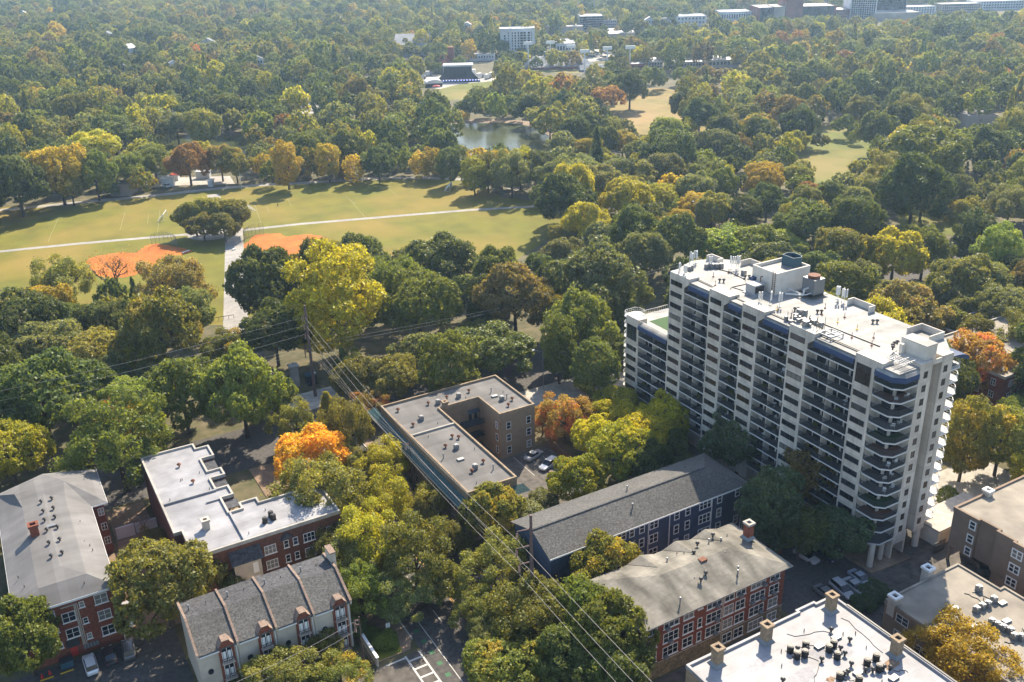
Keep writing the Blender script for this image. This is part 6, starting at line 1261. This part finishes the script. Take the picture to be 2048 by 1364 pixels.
# sight lines that the photo shows open: (photo outline, foot row of what stands there)
OPEN = [(MEADOW[1:10]+[(1090, 440), (1062, 472), (955, 520), (890, 478), (760, 480), (690, 472), (640, 470), (520, 490), (465, 560), (462, 650), (415, 650), (408, 520), (380, 505), (270, 545), (170, 520), (70, 540), (-60, 590)], None),
 (LAKE, None), (POND, None), (HILL, None), (CLEAR2, None), (CLEAR3, None), ([(850, 150), (1010, 148), (1005, 162), (935, 168), (905, 188), (850, 178)], None), ([(890, 125), (945, 125), (950, 160), (885, 160)], 163),
 ([(598, 205), (640, 198), (640, 222), (605, 226)], None), ([(1001, 55), (1071, 55), (1071, 92), (1001, 96)], 112), ([(1045, 104), (1168, 104), (1160, 146), (1070, 146)], 141), ([(1160, 96), (1230, 98), (1215, 122), (1165, 122)], 120), ([(1160, 30), (1234, 30), (1234, 52), (1160, 52)], 62), ([(1090, 50), (1168, 50), (1168, 60), (1090, 60)], 68),
 ([(755, 76), (856, 76), (856, 108), (755, 106)], 112), ([(1216, 62), (1284, 62), (1284, 72), (1216, 72)], 80), ([(870, 134), (902, 120), (905, 142), (874, 144)], 146), ([(1296, 122), (1480, 116), (1480, 130), (1296, 132)], 138), ([(1515, 8), (1698, 8), (1698, 30), (1515, 32)], 46), ([(1697, -50), (1752, -50), (1752, 32), (1697, 32)], 42), ([(1752, -20), (1812, -20), (1812, 22), (1752, 22)], 36),
 ([(1792, 12), (1872, 12), (1872, 26), (1792, 26)], 34), ([(1440, 20), (1504, 20), (1504, 34), (1440, 34)], 44), ([(1352, 30), (1412, 30), (1412, 44), (1352, 44)], 52), ([(1880, 6), (2050, 0), (2050, 20), (1880, 22)], 30), ([(918, 105), (995, 105), (995, 118), (918, 118)], 122), ([(1090, 84), (1155, 84), (1155, 100), (1090, 100)], 108), ([(1112, 84), (1152, 84), (1152, 96), (1112, 96)], 108), ([(1680, 184), (1712, 184), (1712, 194), (1680, 194)], 200), ([(1935, 228), (1990, 228), (1990, 248), (1935, 248)], 262),
 ([(1745, 24), (1840, 24), (1840, 36), (1745, 36)], 42), ([(318, 355), (345, 350), (345, 380), (318, 380)], None), ([(1262, 122), (1292, 122), (1292, 136), (1262, 136)], 143)]
for lab, x, y, w, wl in HOUSES: OPEN.append(([(x-w*.45, y-w*.30), (x+w*.45, y-w*.30), (x+w*.45, y+w*.15), (x-w*.45, y+w*.15)], y+14))
OPEN = [(P, None if f_ is None else (px(1024, f_)-Vector((0, 0, CAMH))).dot(cF)) for P, f_ in OPEN]
OPEN = [(P, d, min(p[0] for p in P), max(p[0] for p in P), min(p[1] for p in P), max(p[1] for p in P)) for P, d in OPEN]
def inside(x, y, P):
    c = False; n = len(P); j = n-1
    for i in range(n):
        if (P[i][1] > y) != (P[j][1] > y) and x < (P[j][0]-P[i][0])*(y-P[i][1])/(P[j][1]-P[i][1])+P[i][0]: c = not c
        j = i
    return c
BLD = [(-12, 18, 116, 176), (14, 44, 112, 176), (60, 93, 126, 170), (62, 110, 78, 120), (64, 96, 38, 78), (103, 155, 36, 102), (112, 140, 82, 162), (-300, 420, 179, 190), (41, 63, 30, 176), (50, 60, 190, 262), (92, 112, 150, 175), (95, 120, 100, 160), (-30, 14, 110, 140)]
def blocked(x, y, h, rw):
    for a, b, c, d in BLD:
        if a-rw*.3 < x < b+rw*.3 and c-rw*.3 < y < d+rw*.3: return True
    dep = Vector((x, y, -CAMH)).dot(cF)
    for dx, z in ((0, .97), (0, .75), (-.85, .6), (.85, .6), (-.6, .85), (.6, .85), (0, .4), (0, 0)):
        q = proj((x+cR.x*dx*rw, y+cR.y*dx*rw, h*z))
        for P, d, x0, x1, y0, y1 in OPEN:
            if d is not None and dep > d-6: continue
            if x0 <= q[0] <= x1 and y0 <= q[1] <= y1 and inside(q[0], q[1], P): return True
    return False
g = random.Random(77); grid = {}; CS = 14.0
def near(x, y, r_, f_=.82):
    i, j = int(x//CS), int(y//CS)
    for a in range(i-2, i+3):
        for b in range(j-2, j+3):
            for (X, Y, rr) in grid.get((a, b), ()):
                if (X-x)**2+(Y-y)**2 < ((rr+r_)*f_)**2: return True
    return False
def reg(x, y, r_): grid.setdefault((int(x//CS), int(y//CS)), []).append((x, y, r_))
for p, hw, h, k, c, _ in TREES: reg(p[0], p[1], hw)
from mathutils import noise as mn
def pick_colour(x, y, far):
    n1 = mn.noise(Vector((x*.012, y*.012, 1.3))); n2 = g.random()
    if n2 < .025: return g.choice(('rd', 'rt', 'br', 'br', 'gt'))
    if n2 < .08: return g.choice(('gd', 'gt', 'yg', 'gt'))
    if n2 < .14: return 'yg'
    v = n1+g.uniform(-.45, .45)
    return 'dg' if v < -.22 else 'mg' if v < -.02 else 'ol' if v < .16 else 'gg' if v < .3 else g.choice(('ol', 'gt', 'mg', 'gg', 'br'))
fwx, fwy = math.sin(YAW), math.cos(YAW); rtx, rty = math.cos(YAW), -math.sin(YAW)
d = 150.0; cand = []
while d < 2150:
    step = 8.5 if d < 700 else 9.5
    s = -d*.80
    while s < d*.82:
        if not (d > 1650 and s > -d*.1):
            cand.append((d+g.uniform(-4, 4), s+g.uniform(-4, 4)))
        s += step
    d += step
for dd_, ss in cand:
    x, y = fwx*dd_+rtx*ss, fwy*dd_+rty*ss; rw = g.uniform(3.9, 8.9)*(1 if g.random() < .88 else 1.2)
    if near(x, y, rw): continue
    k = g.choices(('dome', 'tall', 'wide', 'loose', 'conifer'), (.46, .18, .10, .23, .03))[0]; h = rw*2.1*{'dome': 1.0, 'tall': 1.3, 'wide': .85, 'loose': 1.0, 'conifer': 1.5}[k]*g.uniform(.85, 1.15)
    h = min(h, 24)
    if k == 'conifer': rw *= .6
    q = proj((x, y, h*.5))
    if not (-420 < q[0] < 2560 and -40 < q[1] < 1440): continue
    if blocked(x, y, h, rw): continue
    reg(x, y, rw); TREES.append(((x, y, 0), rw, h, k, pick_colour(x, y, dd_), False))
print('trees', len(TREES))
def size_px(t): return t[1]*ppm((t[0][0], t[0][1], t[2]*.6))*(1.3 if t[5] else 1)
order = sorted(TREES, key=lambda t: -size_px(t)); vis_ = [t for t in order if -60 < proj((t[0][0], t[0][1], t[2]*.6))[0] < 2110]; NEAR = vis_[:300]; ids_ = set(map(id, NEAR)); FAR = [t for t in order if id(t) not in ids_]
# --- labels: colour, shape, where; counted from the left when several are alike
def zone(x, y):
    if y > 1240 and x < 300: return 'beside the left brick block'
    if y > 860 and x < 290: return 'around the left brick block'
    if y > 1040 and x < 560: return 'between brick blocks and townhouses'
    if y > 1230 and x < 760: return 'in front of the townhouses'
    if y > 880 and x < 960: return 'along the street left of the green canopy'
    if y > 960 and x < 1110: return 'on the right kerb of the street'
    if y > 1040 and x < 1400: return 'in front of the red brick block'
    if y > 1200: return 'by the beige roofed block'
    if y > 780 and x < 1400 and x > 1040: return 'between the tan block and the tower'
    if y > 820 and x < 1760 and x > 1400: return 'in the shade at the tower foot'
    if x > 1860 and y > 660: return 'right of the tower'
    if x > 1600 and y > 440: return 'behind the tower roof'
    if x > 1080 and y > 440: return 'left of the tower roof'
    if x < 520 and y > 400 and y < 470 and x > 340: return 'in the round grove on the promenade'
    if x < 420 and y > 660: return 'along the avenue at the left'
    if x < 440 and y > 500: return 'left of the promenade gate'
    if y > 640 and x < 700: return 'around the corner power pole'
    if y > 640: return 'behind the tan L-shaped block'
    if y > 470 and x < 800: return 'right of the promenade gate'
    if y > 470: return 'at the near right edge of the meadow'
    if y > 270 and x < 1010: return 'beyond the far meadow path' if x > 480 else 'beyond the left part of the far path'
    if y > 230 and x < 1240: return 'around the right end of the meadow'
    if x > 1480 and y > 320: return 'in the park below the small lawns'
    if x > 1240 and y > 320: return 'in the wood above the tower'
    if x > 1480: return 'around the small park lawns'
    if x > 1240: return 'around the dry hill meadow'
    return 'in the woods near the lake' if x > 600 else 'in the upper left woods'
groups = {}
for t in NEAR:
    q = proj((t[0][0], t[0][1], t[2]*.6)); z = zone(*q); k = (CWORD[t[4]], SWORD[t[3]], z); groups.setdefault(k, []).append((q[0], t))
ORD = ['leftmost', 'second', 'third', 'fourth', 'fifth', 'sixth', 'seventh', 'eighth', 'ninth', 'tenth', 'eleventh', 'twelfth']
def jit(c, s): return tuple(max(.005, v*s) for v in c)
def make_tree(t, label, zone_):
    p, hw, h, k, c, _ = t; big = size_px(t) > 24
    sset = HI if big else MID; vs = [q for q in sset if q[0] == k]; kk = vs[g.randrange(len(vs))]; cm, tm = sset[kk]
    r_ = thing('tree', label, 'tree', p, g.uniform(0, 6.28), 'trees '+zone_); e_ = g.uniform(.88, 1.14); r_.scale = (hw*e_, hw/e_, h)
    cr_ = link('crown', cm, r_); s = g.uniform(.78, 1.3); a, b = TINT[c]; hj = g.uniform(-.08, .12)
    cr_['tint'] = [v*s*(1+hj*(i == 0)) for i, v in enumerate(a)]; cr_['tip'] = [v*s for v in b]
    tr_ = link('trunk', tm, r_); return r_
for (cw, sw, z), L in groups.items():
    L.sort(key=lambda a: a[0]); n = len(L)
    for i, (x, t) in enumerate(L):
        if n == 1: lab = f'only {cw} {sw} tree {z}'
        elif n == 2: lab = f'{"left" if i == 0 else "right"} of two {cw} {sw} trees {z}'
        elif i == n-1: lab = f'rightmost of {cw} {sw} trees {z}'
        elif i == 0: lab = f'leftmost of {cw} {sw} trees {z}'
        else: lab = f'{ORD[i] if i < 12 else str(i+1)+"th"} from left of {cw} {sw} trees {z}'
        make_tree(t, lab, z)
# --- bare trees and bushes
def bare(label, cx, cy, w, h, mi=0, leaf=None):
    p = px(cx, cy, 0); s = w/ppm(p)/2
    t = thing('bare_tree', label, 'tree', p, rnd.uniform(0, 6), 'bare trees'); t.scale = (s, s, h); link('trunk', BARE[mi], t)
    if leaf:
        V_, c_, r_ = leaf_quads(np.array([(math.cos(a)*.6*b, math.sin(a)*.6*b, .5+.35*((a*7) % 1)) for a in np.arange(0, 6.28, .2) for b in (.4, .8, 1.1)]), np.tile([0, 0, 1.0], (96, 1)), np.random.default_rng(2).random(96), 1400, .02, np.array([.12, .12, .06]), 3)
        cr_ = link('crown', mesh_quads('crown', V_, c_, r_, 'foliage'), t); cr_['tint'] = TINT[leaf][0]; cr_['tip'] = TINT[leaf][1]
bare('nearly leafless brown tree in front of the left clay infield', 240, 596, 150, 17, 1, 'rd')
bare('bare pale twiggy tree between the left brick block and the white roof', 293, 1075, 80, 7, 0)
BUSH = [(1748, 1195, 60, 'bg', 'dark ivy covered bush beside the silver cars', 'bush'), (1725, 1215, 50, 'bg', 'low dark bush below the ivy covered bush by the silver cars', 'bush'), (770, 1290, 50, 'lg', 'bright green clipped shrub bed beside the pavement', 'shrub'), (745, 1275, 40, 'mg', 'darker green shrub beside the utility pole', 'shrub'),
        (1800, 1230, 44, 'bg', 'shaded shrub below the left chimney of the beige roof', 'shrub'), (1090, 1010, 60, 'gg', 'grey green shrub at the left end of the navy block', 'shrub')]
for cx, cy, w, c, lab, cat in BUSH:
    p = px(cx, cy); s = w/ppm(p)/2; t = thing('bush', lab, cat, p, rnd.uniform(0, 6), 'bushes'); t.scale = (s, s, s*1.3)
    cm, tm = HI[('dome', 1)]; c_ = link('crown', cm, t, (0, 0, -.25)); c_['tint'] = TINT[c][0]; c_['tip'] = TINT[c][1]
pot = MB().cyl(0, 0, 0, .4, .2, 10, .26)
for i, q in enumerate(PLANT_SPOTS):
    t = thing('potted_plant', 'potted plant on the '+q[1], 'potted plant', q[0], 0, 'plants on the front balconies'); pot.obj('pot', 'rust_metal', t); c_ = link('foliage', MID[('dome', 0)][0], t, (0, 0, .2)); c_.scale = (.42, .42, .95); c_['tint'] = TINT['mg'][0]; c_['tip'] = TINT['mg'][1]
# --- the rest of the wood: one object, instanced
fc = bpy.data.collections.new('far_tree_kinds'); FK = []
for kind, ns in (('dome', 3), ('tall', 1), ('wide', 1), ('loose', 2), ('conifer', 1)):
    for s in range(ns):
        cm, L = proto(kind, 57*s+3+len(kind), 3200 if kind != 'conifer' else 2000, .10, 8)
        o = bpy.data.objects.new('k%02d' % len(FK), cm); fc.objects.link(o); FK.append(kind)
n = len(FAR); me = bpy.data.meshes.new('distant_woodland'); me.vertices.add(n)
co = np.array([t[0] for t in FAR]); co[:, 2] -= 0.0; me.vertices.foreach_set('co', co.ravel())
idx = []; scl = []; rot = []; c1 = []; c2 = []
for t in FAR:
    vs = [i for i, k in enumerate(FK) if k == t[3]]; idx.append(g.choice(vs)); e_ = g.uniform(.86, 1.16); scl += [t[1]*e_, t[1]/e_, t[2]]; rot.append(g.uniform(0, 6.28)); s = g.uniform(.75, 1.4); a, b = TINT[t[4]]; c1 += [v*s for v in a]+[1]; c2 += [v*s for v in b]+[1]
for nm, ty, arr, key in (('idx', 'INT', idx, 'value'), ('scl', 'FLOAT_VECTOR', scl, 'vector'), ('rot', 'FLOAT', rot, 'value'), ('tint', 'FLOAT_COLOR', c1, 'color'), ('tip', 'FLOAT_COLOR', c2, 'color')):
    a = me.attributes.new(nm, ty, 'POINT'); a.data.foreach_set(key, arr)
o = link('distant_woodland', me, kind='stuff'); o['label'] = 'dense mixed autumn woodland filling the distance around park and city edge'; o['category'] = 'woodland'
ng = bpy.data.node_groups.new('woodland', 'GeometryNodeTree'); ng.interface.new_socket('Geometry', in_out='INPUT', socket_type='NodeSocketGeometry'); ng.interface.new_socket('Geometry', in_out='OUTPUT', socket_type='NodeSocketGeometry')
N, Lk = ng.nodes, ng.links; gi, go = N.new('NodeGroupInput'), N.new('NodeGroupOutput')
mp = N.new('GeometryNodeMeshToPoints'); ip = N.new('GeometryNodeInstanceOnPoints'); ci = N.new('GeometryNodeCollectionInfo'); ci.inputs['Collection'].default_value = fc; ci.inputs['Separate Children'].default_value = True; ci.inputs['Reset Children'].default_value = True
def na(nm, ty): a = N.new('GeometryNodeInputNamedAttribute'); a.data_type = ty; a.inputs[0].default_value = nm; return a.outputs[0]
cb = N.new('ShaderNodeCombineXYZ'); Lk.new(na('rot', 'FLOAT'), cb.inputs[2]); ip.inputs['Pick Instance'].default_value = True
Lk.new(gi.outputs[0], mp.inputs[0]); Lk.new(mp.outputs[0], ip.inputs['Points']); Lk.new(ci.outputs[0], ip.inputs['Instance']); Lk.new(na('idx', 'INT'), ip.inputs['Instance Index']); Lk.new(cb.outputs[0], ip.inputs['Rotation']); Lk.new(na('scl', 'FLOAT_VECTOR'), ip.inputs['Scale']); Lk.new(ip.outputs[0], go.inputs[0])
md = o.modifiers.new('woodland', 'NODES'); md.node_group = ng
# ------------------------------------------------------------------ the air
hz = bpy.data.materials.new('haze'); hz.use_nodes = True; nt = hz.node_tree; nt.nodes.clear(); om = nt.nodes.new('ShaderNodeOutputMaterial'); pv = nt.nodes.new('ShaderNodeVolumePrincipled')
pv.inputs['Color'].default_value = (.48, .71, 1.0, 1); pv.inputs['Density'].default_value = .00014; pv.inputs['Anisotropy'].default_value = .5; nt.links.new(pv.outputs[0], om.inputs['Volume']); MATS['haze'] = hz
MB().box(-3510, 5010, -760, 5010, -1.0, 108).obj('haze', 'haze', kind='stuff')
